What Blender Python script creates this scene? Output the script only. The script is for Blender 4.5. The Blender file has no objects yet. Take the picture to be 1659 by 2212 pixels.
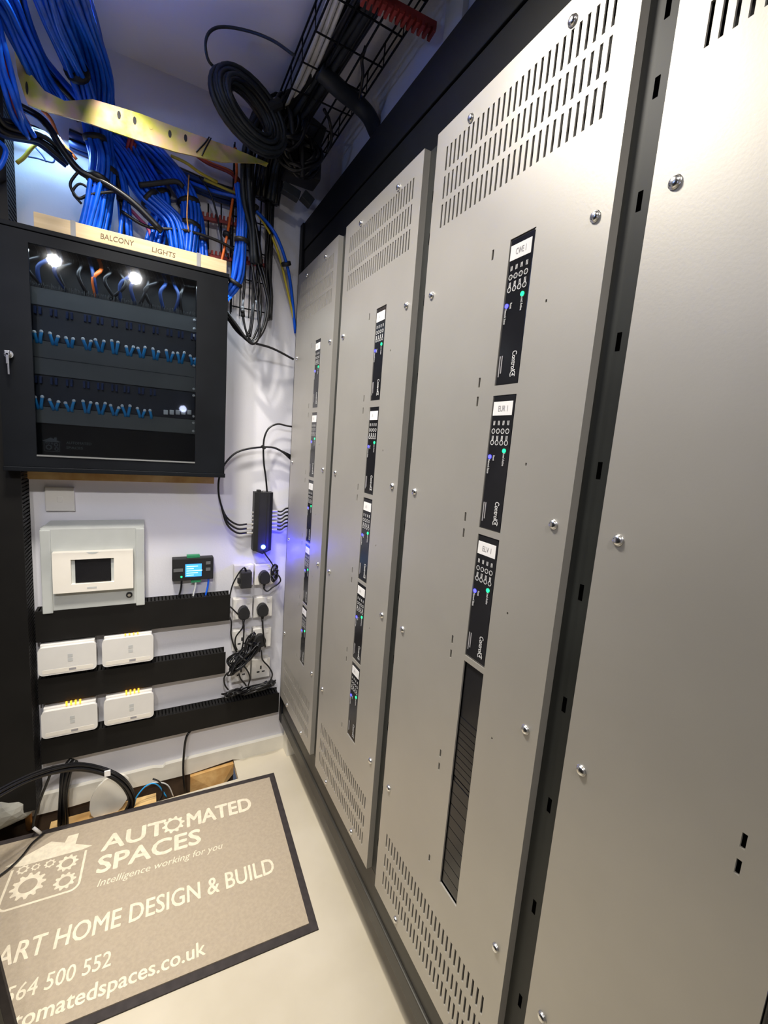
import bpy, bmesh, math, random
from mathutils import Vector, Matrix
random.seed(7)
C = bpy.context.scene.collection
PI = math.pi
# ------------------------------------------------------------------ camera
# author units: 1 unit = 0.455 m, origin at the camera; x right, y towards the back wall, z up
S = 0.455
ZF = 2.78                      # the floor is 2.78 units under the camera
def U(x, y, z): return Vector((x*S, y*S, (z+ZF)*S))
FPX, CX, CY = 943.02, 829.5, 1106.0
YAW, PIT, ROL = 0.50247244, 0.14933316, 0.07688841
def cam_matrix():
    ca, sa = math.cos(YAW), math.sin(YAW); cb, sb = math.cos(PIT), math.sin(PIT); cc, sc = math.cos(ROL), math.sin(ROL)
    Ry = Matrix(((ca,-sa,0),(sa,ca,0),(0,0,1))); B = Matrix(((1,0,0),(0,0,-1),(0,1,0)))
    Rx = Matrix(((1,0,0),(0,cb,-sb),(0,sb,cb))); Rz = Matrix(((cc,-sc,0),(sc,cc,0),(0,0,1)))
    return Rz @ Rx @ B @ Ry
M = cam_matrix(); MT = M.transposed()
cd = bpy.data.cameras.new('camera'); cam = bpy.data.objects.new('camera', cd); C.objects.link(cam)
R = Matrix((M[0], -M[1], -M[2])).transposed()
cam.matrix_world = Matrix.Translation(U(0,0,0)) @ R.to_4x4()
cd.sensor_fit = 'VERTICAL'; cd.sensor_height = 24.0; cd.lens = 24.0*FPX/2212.0
cd.clip_start = 0.01; cd.clip_end = 50
bpy.context.scene.camera = cam
# ------------------------------------------------------------------ world, lights, exposure
w = bpy.data.worlds.new('world'); bpy.context.scene.world = w; w.use_nodes = True
w.node_tree.nodes['Background'].inputs[0].default_value = (0.20, 0.24, 0.34, 1)
w.node_tree.nodes['Background'].inputs[1].default_value = 0.3
vs = bpy.context.scene.view_settings
vs.view_transform = 'Standard'; vs.look = 'None'; vs.gamma = 1.0; vs.use_curve_mapping = False
vs.exposure = 0.22
def area(name, loc, size, power, col, target=None, shape='DISK', sy=None):
    l = bpy.data.lights.new(name, 'AREA'); l.shape = shape; l.size = size; l.energy = power; l.color = col
    if sy: l.size_y = sy
    o = bpy.data.objects.new(name, l); C.objects.link(o); o.location = U(*loc)
    t = U(*target) if target else o.location + Vector((0,0,-1))
    o.rotation_euler = (t-o.location).to_track_quat('-Z','Y').to_euler()
    return o
WARM = (1.0, 0.86, 0.66); COOL = (0.72, 0.82, 1.0)
HC = 2.25                      # ceiling
DOWN = [(-0.15,-1.5,HC-.05,2.2,(1,.96,.93),.06,74,(0.1,3.5,-1.7)), (-1.13,-1.5,HC-.05,1.5,(1,.96,.93),.06,74,(-.4,3.5,-1.7)), (-1.0,-0.3,HC-.03,2.0,(1,.9,.76),.09,130,None), (-0.14,2.55,HC-.03,6.5,(1,.93,.82),.045,100,None), (-0.32,1.78,HC-.03,13.5,(1,.94,.84),.22,126,None)]
for i, (x, y, z, p, c, s, sp_, aim) in enumerate(DOWN):
    o = area('downlight_lamp', (x,y,z), s, p, c, aim); o.data.spread = math.radians(sp_)
area('cool_fill', (-1.25,1.4,1.2), 0.25, 1.5, (0.30,0.46,1.0), (0.3,3.5,0.2), 'RECTANGLE', .05)  # added fill with no fitting, gives the bluish ambience from the left
area('wall_wash_lamp', (-.50,3.38,1.60), 0.10, .95, (0.38,0.64,1.0), (-.50,3.55,1.20), 'RECTANGLE', .08)
pl = bpy.data.lights.new('work_lamp', 'POINT'); pl.energy = .3; pl.color = (0.62,0.68,1.0); pl.shadow_soft_size = 0.02
po = bpy.data.objects.new('work_lamp', pl); C.objects.link(po); po.location = U(.43,-.15,.29)
# ------------------------------------------------------------------ materials
def mat(name, col, rough=.5, metal=0., noise=0., nscale=20., bump=0., bscale=200., emit=None, estr=0., spec=None, col2=None, coat=0., trans=0., stretch=None, ior=1.45):
    m = bpy.data.materials.new(name); m.use_nodes = True; nt = m.node_tree; b = nt.nodes['Principled BSDF']
    b.inputs['Base Color'].default_value = (*col,1); b.inputs['Roughness'].default_value = rough; b.inputs['Metallic'].default_value = metal
    b.inputs['IOR'].default_value = ior
    if coat: b.inputs['Coat Weight'].default_value = coat; b.inputs['Coat Roughness'].default_value = .08
    if trans: b.inputs['Transmission Weight'].default_value = trans
    if spec is not None: b.inputs['Specular IOR Level'].default_value = spec
    if emit: b.inputs['Emission Color'].default_value = (*emit,1); b.inputs['Emission Strength'].default_value = estr
    tc = nt.nodes.new('ShaderNodeTexCoord'); mp = nt.nodes.new('ShaderNodeMapping'); nt.links.new(tc.outputs['Object'], mp.inputs[0])
    if stretch: mp.inputs['Scale'].default_value = stretch
    if noise or col2:
        n = nt.nodes.new('ShaderNodeTexNoise'); n.inputs['Scale'].default_value = nscale; n.inputs['Detail'].default_value = 4
        r = nt.nodes.new('ShaderNodeValToRGB'); nt.links.new(mp.outputs[0], n.inputs[0]); nt.links.new(n.outputs[0], r.inputs[0])
        c2 = col2 if col2 else tuple(min(1,c*(1+noise)) for c in col); c1 = col if col2 else tuple(c*(1-noise) for c in col)
        r.color_ramp.elements[0].position = .35; r.color_ramp.elements[1].position = .68
        r.color_ramp.elements[0].color = (*c1,1); r.color_ramp.elements[1].color = (*c2,1)
        nt.links.new(r.outputs[0], b.inputs['Base Color'])
    if bump:
        n2 = nt.nodes.new('ShaderNodeTexNoise'); n2.inputs['Scale'].default_value = bscale; n2.inputs['Detail'].default_value = 3
        bp = nt.nodes.new('ShaderNodeBump'); bp.inputs['Strength'].default_value = bump; bp.inputs['Distance'].default_value = .002
        nt.links.new(mp.outputs[0], n2.inputs[0]); nt.links.new(n2.outputs[0], bp.inputs['Height']); nt.links.new(bp.outputs[0], b.inputs['Normal'])
    return m
m_wall = mat('wall_paint', (.74,.74,.79), .75, noise=.03, nscale=3, bump=.15)
m_ceil = mat('ceiling_paint', (.84,.82,.84), .8, noise=.03, nscale=2, bump=.1)
m_floor = mat('floor_vinyl', (.53,.475,.365), .38, col2=(.60,.545,.435), nscale=5, bump=.08, bscale=60)
m_trim = mat('trim_paint', (.78,.75,.66), .5, noise=.05, nscale=15)
m_silver = mat('silver_panel', (.54,.518,.472), .49, .66, noise=.03, nscale=6, bump=.03, bscale=300, spec=.4)
m_frame = mat('black_steel', (.006,.007,.009), .45, .0, noise=.2, nscale=8, spec=.12)
m_base = mat('grey_steel', (.055,.052,.045), .42, .4, noise=.15, nscale=9)
m_gap = mat('dark_grey_steel', (.020,.022,.020), .5, .1, noise=.25, nscale=6)
m_screw = mat('chrome', (.80,.80,.80), .24, 1., noise=.05)
m_black = mat('black_plastic', (.010,.010,.012), .22, noise=.1)
m_blackm = mat('black_matt', (.014,.014,.015), .55, noise=.2)
m_cable = mat('black_cable', (.007,.007,.008), .33, noise=.2)
m_hose = mat('grey_sleeve', (.016,.020,.024), .5, noise=.3, nscale=30)
m_duct = mat('trunking_plastic', (.008,.0075,.007), .55, spec=.25, noise=.15, nscale=12)
m_blue = mat('blue_cable', (.004,.105,.72), .38, noise=.2, nscale=25)
m_orange = mat('orange_cable', (.85,.16,.02), .4, noise=.15)
m_yellow = mat('yellow_cable', (.62,.50,.05), .45, noise=.15)
m_pink = mat('pink_cable', (.42,.08,.20), .45, noise=.15)
m_red = mat('red_tray', (.30,.035,.03), .5, noise=.3, nscale=30)
m_brass = mat('passivated_zinc', (.70,.72,.08), .26, .6, col2=(.95,.58,.42), nscale=20)
m_tag = mat('white_label', (.86,.85,.84), .5, noise=.02)
m_ink = mat('grey_ink', (.30,.29,.30), .6, noise=.05)
m_inkw = mat('white_ink', (.62,.62,.62), .6, noise=.05)
m_inkd = mat('pencil_ink', (.14,.09,.05), .7, noise=.1)
m_led_g = mat('led_green', (.0,.3,.1), .3, emit=(.02,1,.25), estr=2.2, noise=.05)
m_led_b = mat('led_blue', (.0,.0,.3), .3, emit=(.06,.06,1), estr=4, noise=.05)
m_led_bb = mat('led_bright_blue', (.0,.0,.3), .3, emit=(.03,.08,1), estr=40, noise=.05)
m_led_a = mat('led_amber', (.3,.1,.0), .3, emit=(1,.42,.02), estr=3.2, noise=.05)
m_lcd = mat('lcd_screen', (.02,.1,.3), .3, emit=(.05,.32,1), estr=1.6, noise=.1)
m_lcdw = mat('lcd_ink', (.2,.4,.6), .3, emit=(.45,.75,1), estr=1.6, noise=.1)
m_white = mat('white_plastic', (.70,.685,.65), .32, noise=.02)
m_cream = mat('cream_plastic', (.78,.74,.66), .3, noise=.02)
m_fuse = mat('grey_plastic', (.50,.52,.50), .4, noise=.03)
m_matt = mat('doormat_pile', (.44,.37,.28), .95, noise=.05, nscale=120, bump=.6, bscale=600, spec=.1)
m_matw = mat('doormat_print', (.80,.72,.56), .95, noise=.08, nscale=90, bump=.5, bscale=600, spec=.1)
m_rubber = mat('rubber', (.035,.028,.028), .75, noise=.2, nscale=50)
m_wood = mat('pine_wood', (.62,.46,.25), .6, col2=(.72,.56,.34), nscale=8, stretch=(1,12,12))
m_ply = mat('rough_plywood', (.50,.28,.09), .8, col2=(.72,.50,.22), nscale=14, bump=.6, bscale=60)
m_dwood = mat('dark_wood', (.06,.035,.018), .85, noise=.4, nscale=14)
m_tape = mat('grey_tape', (.26,.26,.27), .4, noise=.05)
m_copper = mat('copper_pipe', (.6,.3,.1), .35, .8, noise=.2)
m_conduit = mat('steel_conduit', (.80,.80,.78), .35, .4, noise=.05, nscale=8)
m_rack = mat('rack_plate', (.15,.155,.155), .5, .0, noise=.12, nscale=7)
m_plug = mat('light_blue_plug', (.03,.42,.95), .4, noise=.1)
m_tip = mat('plug_tip', (.90,.93,.95), .35, noise=.03)
m_clearw = mat('frosted_plastic', (.55,.56,.55), .25, noise=.1)
m_greenp = mat('green_plastic', (.03,.28,.12), .5, noise=.1)
m_void = mat('slot_dark', (.001,.001,.001), .9, noise=.1, spec=0.)
m_bag = mat('clear_bag', (.42,.42,.38), .2, noise=.25, nscale=12)
m_glass = bpy.data.materials.new('smoked_glass'); m_glass.use_nodes = True
nt = m_glass.node_tree; nt.nodes.clear()
o_ = nt.nodes.new('ShaderNodeOutputMaterial'); mx = nt.nodes.new('ShaderNodeMixShader'); tr = nt.nodes.new('ShaderNodeBsdfTransparent'); gl = nt.nodes.new('ShaderNodeBsdfGlossy'); fr = nt.nodes.new('ShaderNodeFresnel')
tr.inputs[0].default_value = (.74,.77,.79,1); gl.inputs[1].default_value = .03; gl.inputs[0].default_value = (.9,.9,.9,1); fr.inputs[0].default_value = 1.5
nt.links.new(fr.outputs[0], mx.inputs[0]); nt.links.new(tr.outputs[0], mx.inputs[1]); nt.links.new(gl.outputs[0], mx.inputs[2]); nt.links.new(mx.outputs[0], o_.inputs[0])
# ------------------------------------------------------------------ helpers
def ray(px, py): return MT @ Vector(((px-CX)/FPX, (py-CY)/FPX, 1.0))
def ony(px, py, y): r = ray(px,py); return r*(y/r.y)      # a sight line met with a plane of known depth
def onz(px, py, z): r = ray(px,py); return r*(z/r.z)
def onx(px, py, x): r = ray(px,py); return r*(x/r.x)
class MB:
    def __init__(s): s.bm = bmesh.new()
    def box(s, x0,x1,y0,y1,z0,z1, bev=0., seg=2, rot=None):
        r = bmesh.ops.create_cube(s.bm, size=1.0); vs_ = r['verts']
        c = Vector(((x0+x1)/2,(y0+y1)/2,(z0+z1)/2))
        for v in vs_: v.co = Vector((v.co.x*abs(x1-x0), v.co.y*abs(y1-y0), v.co.z*abs(z1-z0)))
        if bev:
            es = list({e for v in vs_ for e in v.link_edges})
            r2 = bmesh.ops.bevel(s.bm, geom=es, offset=bev, segments=seg, affect='EDGES', profile=.6)
            vs_ = list({v for f in r2['faces'] for v in f.verts} | {v for v in vs_ if v.is_valid})
        for v in vs_:
            if rot is not None: v.co = rot @ v.co
            v.co = v.co + c
        return s
    def prism(s, pts, vec):                                # pts: list of 3D points (a planar outline), extruded by vec
        a = [s.bm.verts.new(Vector(p)) for p in pts]; b = [s.bm.verts.new(Vector(p)+Vector(vec)) for p in pts]
        n = len(pts); s.bm.faces.new(a); s.bm.faces.new(list(reversed(b)))
        for i in range(n): s.bm.faces.new((a[i], b[i], b[(i+1)%n], a[(i+1)%n]))
        return s
    def cyl(s, p0, p1, r0, r1=None, n=16, cap=True):
        r1 = r0 if r1 is None else r1; p0 = Vector(p0); p1 = Vector(p1); d = (p1-p0).normalized()
        a = d.orthogonal().normalized(); b = d.cross(a); A = []; B = []
        for i in range(n):
            t = 2*PI*i/n; q = a*math.cos(t)+b*math.sin(t); A.append(s.bm.verts.new(p0+q*r0)); B.append(s.bm.verts.new(p1+q*r1))
        for i in range(n): s.bm.faces.new((A[i],A[(i+1)%n],B[(i+1)%n],B[i]))
        if cap: s.bm.faces.new(list(reversed(A))); s.bm.faces.new(B)
        return s
    def dome(s, c, nrm, r, h, n=14):
        c = Vector(c); d = Vector(nrm).normalized(); a = d.orthogonal().normalized(); b = d.cross(a); rings = []
        for k, (rr, hh) in enumerate(((1,0),(.96,.35),(.75,.78),(.4,.97))):
            rings.append([s.bm.verts.new(c+(a*math.cos(2*PI*i/n)+b*math.sin(2*PI*i/n))*r*rr+d*h*hh) for i in range(n)])
        for k in range(3):
            for i in range(n): s.bm.faces.new((rings[k][i],rings[k][(i+1)%n],rings[k+1][(i+1)%n],rings[k+1][i]))
        s.bm.faces.new(rings[3])
        return s
    def tube(s, path, r, n=8, sm=5, closed=False):
        P = spline(path, sm, closed) if sm else [Vector(p) for p in path]
        a = None; prev = None; L = len(P)
        for i, p in enumerate(P):
            d = (P[(i+1)%L]-P[i-1]) if (closed or 0 < i < L-1) else (P[1]-P[0] if i == 0 else P[-1]-P[-2])
            if d.length < 1e-9: d = Vector((0,0,1))
            d.normalize()
            a = d.orthogonal().normalized() if a is None else (a-d*a.dot(d)).normalized()
            b = d.cross(a); rr = r(i/(L-1)) if callable(r) else r
            ring = [s.bm.verts.new(p+(a*math.cos(2*PI*k/n)+b*math.sin(2*PI*k/n))*rr) for k in range(n)]
            if prev:
                for k in range(n): s.bm.faces.new((prev[k],prev[(k+1)%n],ring[(k+1)%n],ring[k]))
            else: first = ring
            prev = ring
        if closed:
            for k in range(n): s.bm.faces.new((prev[k],prev[(k+1)%n],first[(k+1)%n],first[k]))
        else: s.bm.faces.new(list(reversed(first))); s.bm.faces.new(prev)
        return s
    def ring(s, c, ax, ay, r0, r1, n=20, h=None):          # flat ring
        c = Vector(c); ax = Vector(ax); ay = Vector(ay)
        f = lambda r,t: s.bm.verts.new(c+(ax*math.cos(t)+ay*math.sin(t))*r)
        A = [f(r0,2*PI*i/n) for i in range(n)]; B = [f(r1,2*PI*i/n) for i in range(n)]
        for i in range(n): s.bm.faces.new((A[i],B[i],B[(i+1)%n],A[(i+1)%n]))
        return s
    def quad(s, a,b,c,d): s.bm.faces.new([s.bm.verts.new(Vector(p)) for p in (a,b,c,d)]); return s
    def build(s, name, m, parent=None, loc=None, smooth=False):
        if parent is not None: base = org[parent.name_full]
        else:
            if loc is None:
                vs_ = s.bm.verts; xs=[v.co.x for v in vs_]; ys=[v.co.y for v in vs_]; zs=[v.co.z for v in vs_]
                loc = ((min(xs)+max(xs))/2,(min(ys)+max(ys))/2,min(zs))
            base = Vector(loc)
        for v in s.bm.verts: v.co = (v.co-base)*S
        bmesh.ops.recalc_face_normals(s.bm, faces=s.bm.faces)
        me = bpy.data.meshes.new(name); s.bm.to_mesh(me); s.bm.free()
        if smooth:
            for p in me.polygons: p.use_smooth = True
        me.materials.append(m)
        o = bpy.data.objects.new(name, me); C.objects.link(o); org[o.name_full] = base.copy()
        if parent is not None: o.parent = parent
        else: o.location = U(*base)
        return o
org = {}
def spline(pts, sm=5, closed=False):
    P = [Vector(p) for p in pts]; n = len(P); out = []
    if n < 3: return P
    rng = n if closed else n-1
    for i in range(rng):
        p0 = P[(i-1)%n] if (closed or i>0) else P[0]*2-P[1]; p1 = P[i]; p2 = P[(i+1)%n]; p3 = P[(i+2)%n] if (closed or i<n-2) else P[-1]*2-P[-2]
        for k in range(sm):
            t = k/sm; out.append(.5*((2*p1)+(p2-p0)*t+(2*p0-5*p1+4*p2-p3)*t*t+(3*p1-p0-3*p2+p3)*t*t*t))
    if not closed: out.append(P[-1])
    return out
def tag(o, label, cat, group=None, kind=None):
    if label: o['label'] = label
    if cat: o['category'] = cat
    if group: o['group'] = group
    if kind: o['kind'] = kind
    return o
def thing(name, label, cat, loc, group=None):
    o = bpy.data.objects.new(name, None); C.objects.link(o); o.location = U(*loc); org[o.name_full] = Vector(loc); o.empty_display_size = .05
    return tag(o, label, cat, group)
def struct(o): o['kind'] = 'structure'; return o
kids = lambda o: [c for c in bpy.data.objects if c.parent is o]
def copy_tree(root, loc, label=None):
    def rec(o, par):
        c = o.copy(); C.objects.link(c); c.parent = par
        for k in [k for k in ALLK.get(o.name, [])]: rec(k, c)
        return c
    ALLK = {}
    for q in C.objects:
        if q.parent: ALLK.setdefault(q.parent.name, []).append(q)
    r = rec(root, None); r.location = U(*loc); org[r.name_full] = Vector(loc)
    if label: r['label'] = label
    return r
def text(s, name, size, origin, xd, yd, m, parent, off=0., lift=.0, width=None, shear=0.):
    """flat lettering; off thickens the strokes by laying slightly shifted copies over each other"""
    cu = bpy.data.curves.new('t','FONT'); cu.body = s; cu.size = 1.0; cu.shear = shear; cu.resolution_u = 3
    to = bpy.data.objects.new('t', cu); C.objects.link(to)
    dg = bpy.context.evaluated_depsgraph_get(); me = bpy.data.meshes.new_from_object(to.evaluated_get(dg))
    bpy.data.objects.remove(to); bpy.data.curves.remove(cu)
    xs = [v.co.x for v in me.vertices]; w0, w1 = min(xs), max(xs)
    sx = size if width is None else width/(w1-w0)
    xd = Vector(xd).normalized(); yd = Vector(yd).normalized(); nn = xd.cross(yd); base = org[parent.name_full]
    src = [v.co.copy() for v in me.vertices]; fc = [list(p.vertices) for p in me.polygons]; bpy.data.meshes.remove(me)
    sh = [(0,0)] if not off else [(off,0),(-off,0),(0,off),(0,-off),(off*.7,off*.7),(-off*.7,-off*.7)]
    V = []; F = []
    for q,(a,b_) in enumerate(sh):
        n0 = len(V)
        for c in src: V.append((Vector(origin)+xd*((c.x-w0)*sx+a*size)+yd*((c.y+b_)*size)+nn*(lift+.00012*q)-base)*S)
        F += [[n0+k for k in f] for f in fc]
    me = bpy.data.meshes.new(name); me.from_pydata(V,[],F); me.materials.append(m)
    o = bpy.data.objects.new(name, me); C.objects.link(o); o.parent = parent; org[o.name_full] = base
    return o
# ------------------------------------------------------------------ room shell
YB = 3.55; XR = 1.25; XL = -2.7; YF = -3.4; H0 = -ZF
hx0,hx1,hy0,hy1 = -1.35,.645,3.30,3.52      # opening in the floor along the back wall
b = MB()
b.box(XL,XR,YF,hy0,H0-.05,H0); b.box(hx1,XR,hy0,YB+.1,H0-.05,H0); b.box(XL,hx0,hy0,YB+.1,H0-.05,H0)
struct(b.build('floor', m_floor))
b = MB(); b.box(XL,XR+.2,YF-.1,YB+.2,HC,HC+.1); struct(b.build('ceiling', m_ceil))
b = MB(); b.box(XL,XR+.1,YB,YB+.12,H0-.0,HC); struct(b.build('wall_back', m_wall))
b = MB(); b.box(XR,XR+.12,YF,YB,H0-.1,HC); struct(b.build('wall_right', m_wall))
b = MB(); b.box(XL-.12,XL,YF,YB,H0-.1,HC); struct(b.build('wall_left', m_wall))
b = MB(); b.box(XL,XR,YF-.12,YF,H0-.1,HC); struct(b.build('wall_front', m_wall))
# skirting with its broken cut-out
b = MB()
b.prism([(x,YB-.035,z) for x,z in ((XL,H0),(XL,H0+.13),(-.62,H0+.13),(.03,H0+.13),(.10,H0+.11),(.12,H0+.13),(XR,H0+.13),(XR,H0),(.70,H0-.0),(.64,H0+.02),(.30,H0-.01),(-.1,H0+.0),(-.5,H0-.02),(-1.4,H0))], (0,.035,0))
struct(b.build('baseboard_back', m_trim))
b = MB(); b.box(XR-.03,XR,YF,YB-.035,H0,H0+.13); struct(b.build('baseboard_right', m_trim))
b = MB(); b.box(1.075,1.17,3.40,3.515,H0,H0+.27, .004); struct(b.build('trim_1', m_trim))
# floor void: joist, board, noggin under the opening
b = MB(); b.box(hx0,hx1,hy1+.005,hy1+.03,H0-.3,H0-.002); b.box(hx0,hx1,hy0-.0,hy1+.03,H0-.32,H0-.30); b.box(hx0-.02,hx0,hy0,hy1+.03,H0-.3,H0-.0); b.box(hx0,hx1,hy0-.02,hy0,H0-.3,H0-.051)
struct(b.build('trim_2', m_dwood))
b = MB(); b.prism([(.30,hy1-.03,H0-.20),(.30,hy1-.03,H0-.02),(.64,hy1-.03,H0-.005),(.64,hy1-.03,H0-.10),(.52,hy1-.06,H0-.20)], (0,.035,0)); b.box(.18,.56,hy0+.01,hy0+.12,H0-.17,H0-.10)
tag(b.build('timber_board', m_ply), 'rough orange timber board exposed in the broken floor opening', 'board')
b = MB(); b.box(-.62,.05,3.36,3.48,H0-.14,H0-.07)
tag(b.build('timber_joist', m_ply), 'floor joist seen in the opening behind the doormat', 'joist')
b = MB(); q = ony(238,1722,3.40)
b.prism([(q.x+.125*math.cos(t)+.035*math.sin(t),3.40,q.z+.17*math.sin(t)) for t in [2*PI*i/18 for i in range(18)]],(0,.02,0))
o = b.build('plaster_offcut', m_trim); tag(o, 'round pale board offcut standing behind the coiled black cable', 'offcut')
b = MB(); b.box(-2.3,-1.32,-1.4,2.2,H0+.02,1.7,.02); tag(b.build('unseen_rack', m_frame),'tall black rack left of the viewer, added out of view to cut bounced light','rack')  # unseen dark block added as a rack to reduce bounce from the left
# ------------------------------------------------------------------ wall frame around the silver panels
XP = 1.0; XG = 1.035
FY0, FY1 = -2.6, 3.50
fr_ = thing('panel_frame', 'long black steel frame on the right wall that holds the silver panels', 'frame', (XG,.5,-2.49))
MB().box(XG,XG+.01,FY0,FY1-.02,-2.40,1.30).build('back_plate', m_blackm, fr_)
MB().box(1.03,XR,FY0,FY1,1.395,1.585,.004).build('top_rail', m_frame, fr_)
MB().box(1.034,XR,FY0,FY1,1.20,1.385,.003).build('lower_top_rail', m_frame, fr_)
MB().box(1.022,XR,FY0,FY1,-2.47,-2.375,.006).build('base_rail', m_base, fr_)
MB().box(1.034,XR,FY0,FY1,-2.37,-2.20,.002).build('base_upstand', m_base, fr_)
MB().box(1.02,XR,3.435,FY1,-2.47,1.585,.003).build('end_post', m_frame, fr_)
def upright(y0,y1):
    u = MB().box(XG-.004,XG+.004,y0,y1,-2.19,1.21).build('upright', m_gap, fr_)
    for z in (1.02,.86,.62,.30,-.02,-.35,-.68,-1.0,-1.35,-1.7,-2.0):
        MB().box(XG-.0048,XG-.0035,(y0+y1)/2-.006,(y0+y1)/2+.006,z-.022,z+.022).build('slot', m_void, u)
PAN = [(2.632,3.42),(1.712,2.52),(.784,1.616),(-.135,.69),(-1.05,-.225)]
for i in range(4): upright(PAN[i+1][1]-.01, PAN[i][0]+.01)
# ------------------------------------------------------------------ silver panels with real slots
def plate(outer, holes, x0, x1):
    ys = sorted({round(v,5) for h in holes+[outer] for v in h[:2]}); zs = sorted({round(v,5) for h in holes+[outer] for v in h[2:]})
    b = MB(); V = {}
    def v(i,j,k):
        if (i,j,k) not in V: V[(i,j,k)] = b.bm.verts.new((x0 if k==0 else x1, ys[i], zs[j]))
        return V[(i,j,k)]
    iy = {y:i for i,y in enumerate(ys)}; iz = {z:i for i,z in enumerate(zs)}
    hole = set()
    for h in holes:
        for i in range(iy[round(h[0],5)], iy[round(h[1],5)]):
            for j in range(iz[round(h[2],5)], iz[round(h[3],5)]): hole.add((i,j))
    NI, NJ = len(ys)-1, len(zs)-1; solid = lambda i,j: 0<=i<NI and 0<=j<NJ and (i,j) not in hole
    for i in range(NI):
        for j in range(NJ):
            if not solid(i,j): continue
            b.bm.faces.new((v(i,j,0),v(i+1,j,0),v(i+1,j+1,0),v(i,j+1,0)))
            b.bm.faces.new((v(i,j,1),v(i,j+1,1),v(i+1,j+1,1),v(i+1,j,1)))
            for di,dj,a,c in ((-1,0,(i,j),(i,j+1)),(1,0,(i+1,j+1),(i+1,j)),(0,-1,(i+1,j),(i,j)),(0,1,(i,j+1),(i+1,j+1))):
                if not solid(i+di,j+dj): b.bm.faces.new((v(*a,0),v(*c,0),v(*c,1),v(*a,1)))
    return b
MODZ = [(.222,.665),(-.250,.190),(-.717,-.272),(-1.172,-.733),(-1.637,-1.193)]
names_p = ['silver vented panel at the far end of the frame, darkest and narrowest in view', 'second silver vented panel from the back wall, with five black modules', 'silver vented panel with three lit modules above a long black window', 'nearest silver panel, cut off by the right edge of the photo', 'silver panel nearest the viewer behind the frame edge']
panels = []
def modcy(y1): return y1-.525
for pi, (y0,y1) in enumerate(PAN):
    cy = modcy(y1) if pi != 3 else .165
    if pi == 0: cy = 2.905
    if pi == 1: cy = 2.003
    if pi == 2: cy = 1.085
    holes = []
    N = 28; pitch = (y1-y0-.145)/(N-1); ya = y0+.0725
    for r0,r1 in ((1.05,1.132),(.951,1.030),(.848,.931),(-1.900,-1.826),(-2.008,-1.936),(-2.112,-2.036)):
        for k in range(N):
            yc = ya+k*pitch; holes.append((round(yc-.0048,5),round(yc+.0048,5),r0,r1))
    for zi,(z0,z1) in enumerate(MODZ):
        if pi == 2 and zi == 3: holes.append((cy-.052,cy+.052,-1.665,-.738))
        elif pi == 2 and zi == 4: pass
        else: holes.append((cy-.052,cy+.052,z0,z1))
    ys_ = cy+.130
    for z0,z1 in ((.630,.662),(.223,.255),(.160,.192),(-.243,-.211),(-.302,-.270),(-.709,-.677),(-.766,-.734),(-1.180,-1.149),(-1.237,-1.206),(-1.650,-1.620)):
        holes.append((ys_-.0045,ys_+.0045,z0,z1))
    for z in (.443,-.021,-.492,-.928): holes.append((cy-.128,cy-.122,z-.004,z+.004))
    p = thing('vented_panel', names_p[pi], 'panel', (XP,(y0+y1)/2,-2.19), 'silver vented panels on the right wall')
    plate((y0,y1,-2.19,1.21), holes, XP, XP+.006).build('front_plate', m_silver, p)
    MB().box(XP+.0061,XG-.002,y0,y0+.006,-2.19,1.21).build('side_flange', m_silver, p)
    MB().box(XP+.0061,XG-.002,y1-.006,y1,-2.19,1.21).build('side_flange', m_silver, p)
    MB().box(XP+.0061,XG-.002,y0+.0061,y1-.0061,1.203,1.21).build('top_flange', m_silver, p)
    MB().box(XP+.0061,XG-.002,y0+.0061,y1-.0061,-2.19,-2.183).build('bottom_flange', m_silver, p)
    dy0, dy1 = .0465,.0535
    for y,z in ((y0+.203,1.152),(y1-.208,1.152),(y0+dy0,.613),(y1-dy1,.606),(y0+dy0,-.180),(y1-dy1,-.181),(y0+dy0,-.81),(y1-dy1,-.80),(y0+dy0,-1.595),(y1-dy1,-1.595),(y0+.203,-2.152),(y1-.208,-2.152)):
        MB().cyl((XP,y,z),(XP-.0030,y,z),.0145,n=16).dome((XP-.0030,y,z),(-1,0,0),.0135,.008).build('screw', m_screw, p, smooth=True)
    panels.append(p)
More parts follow.
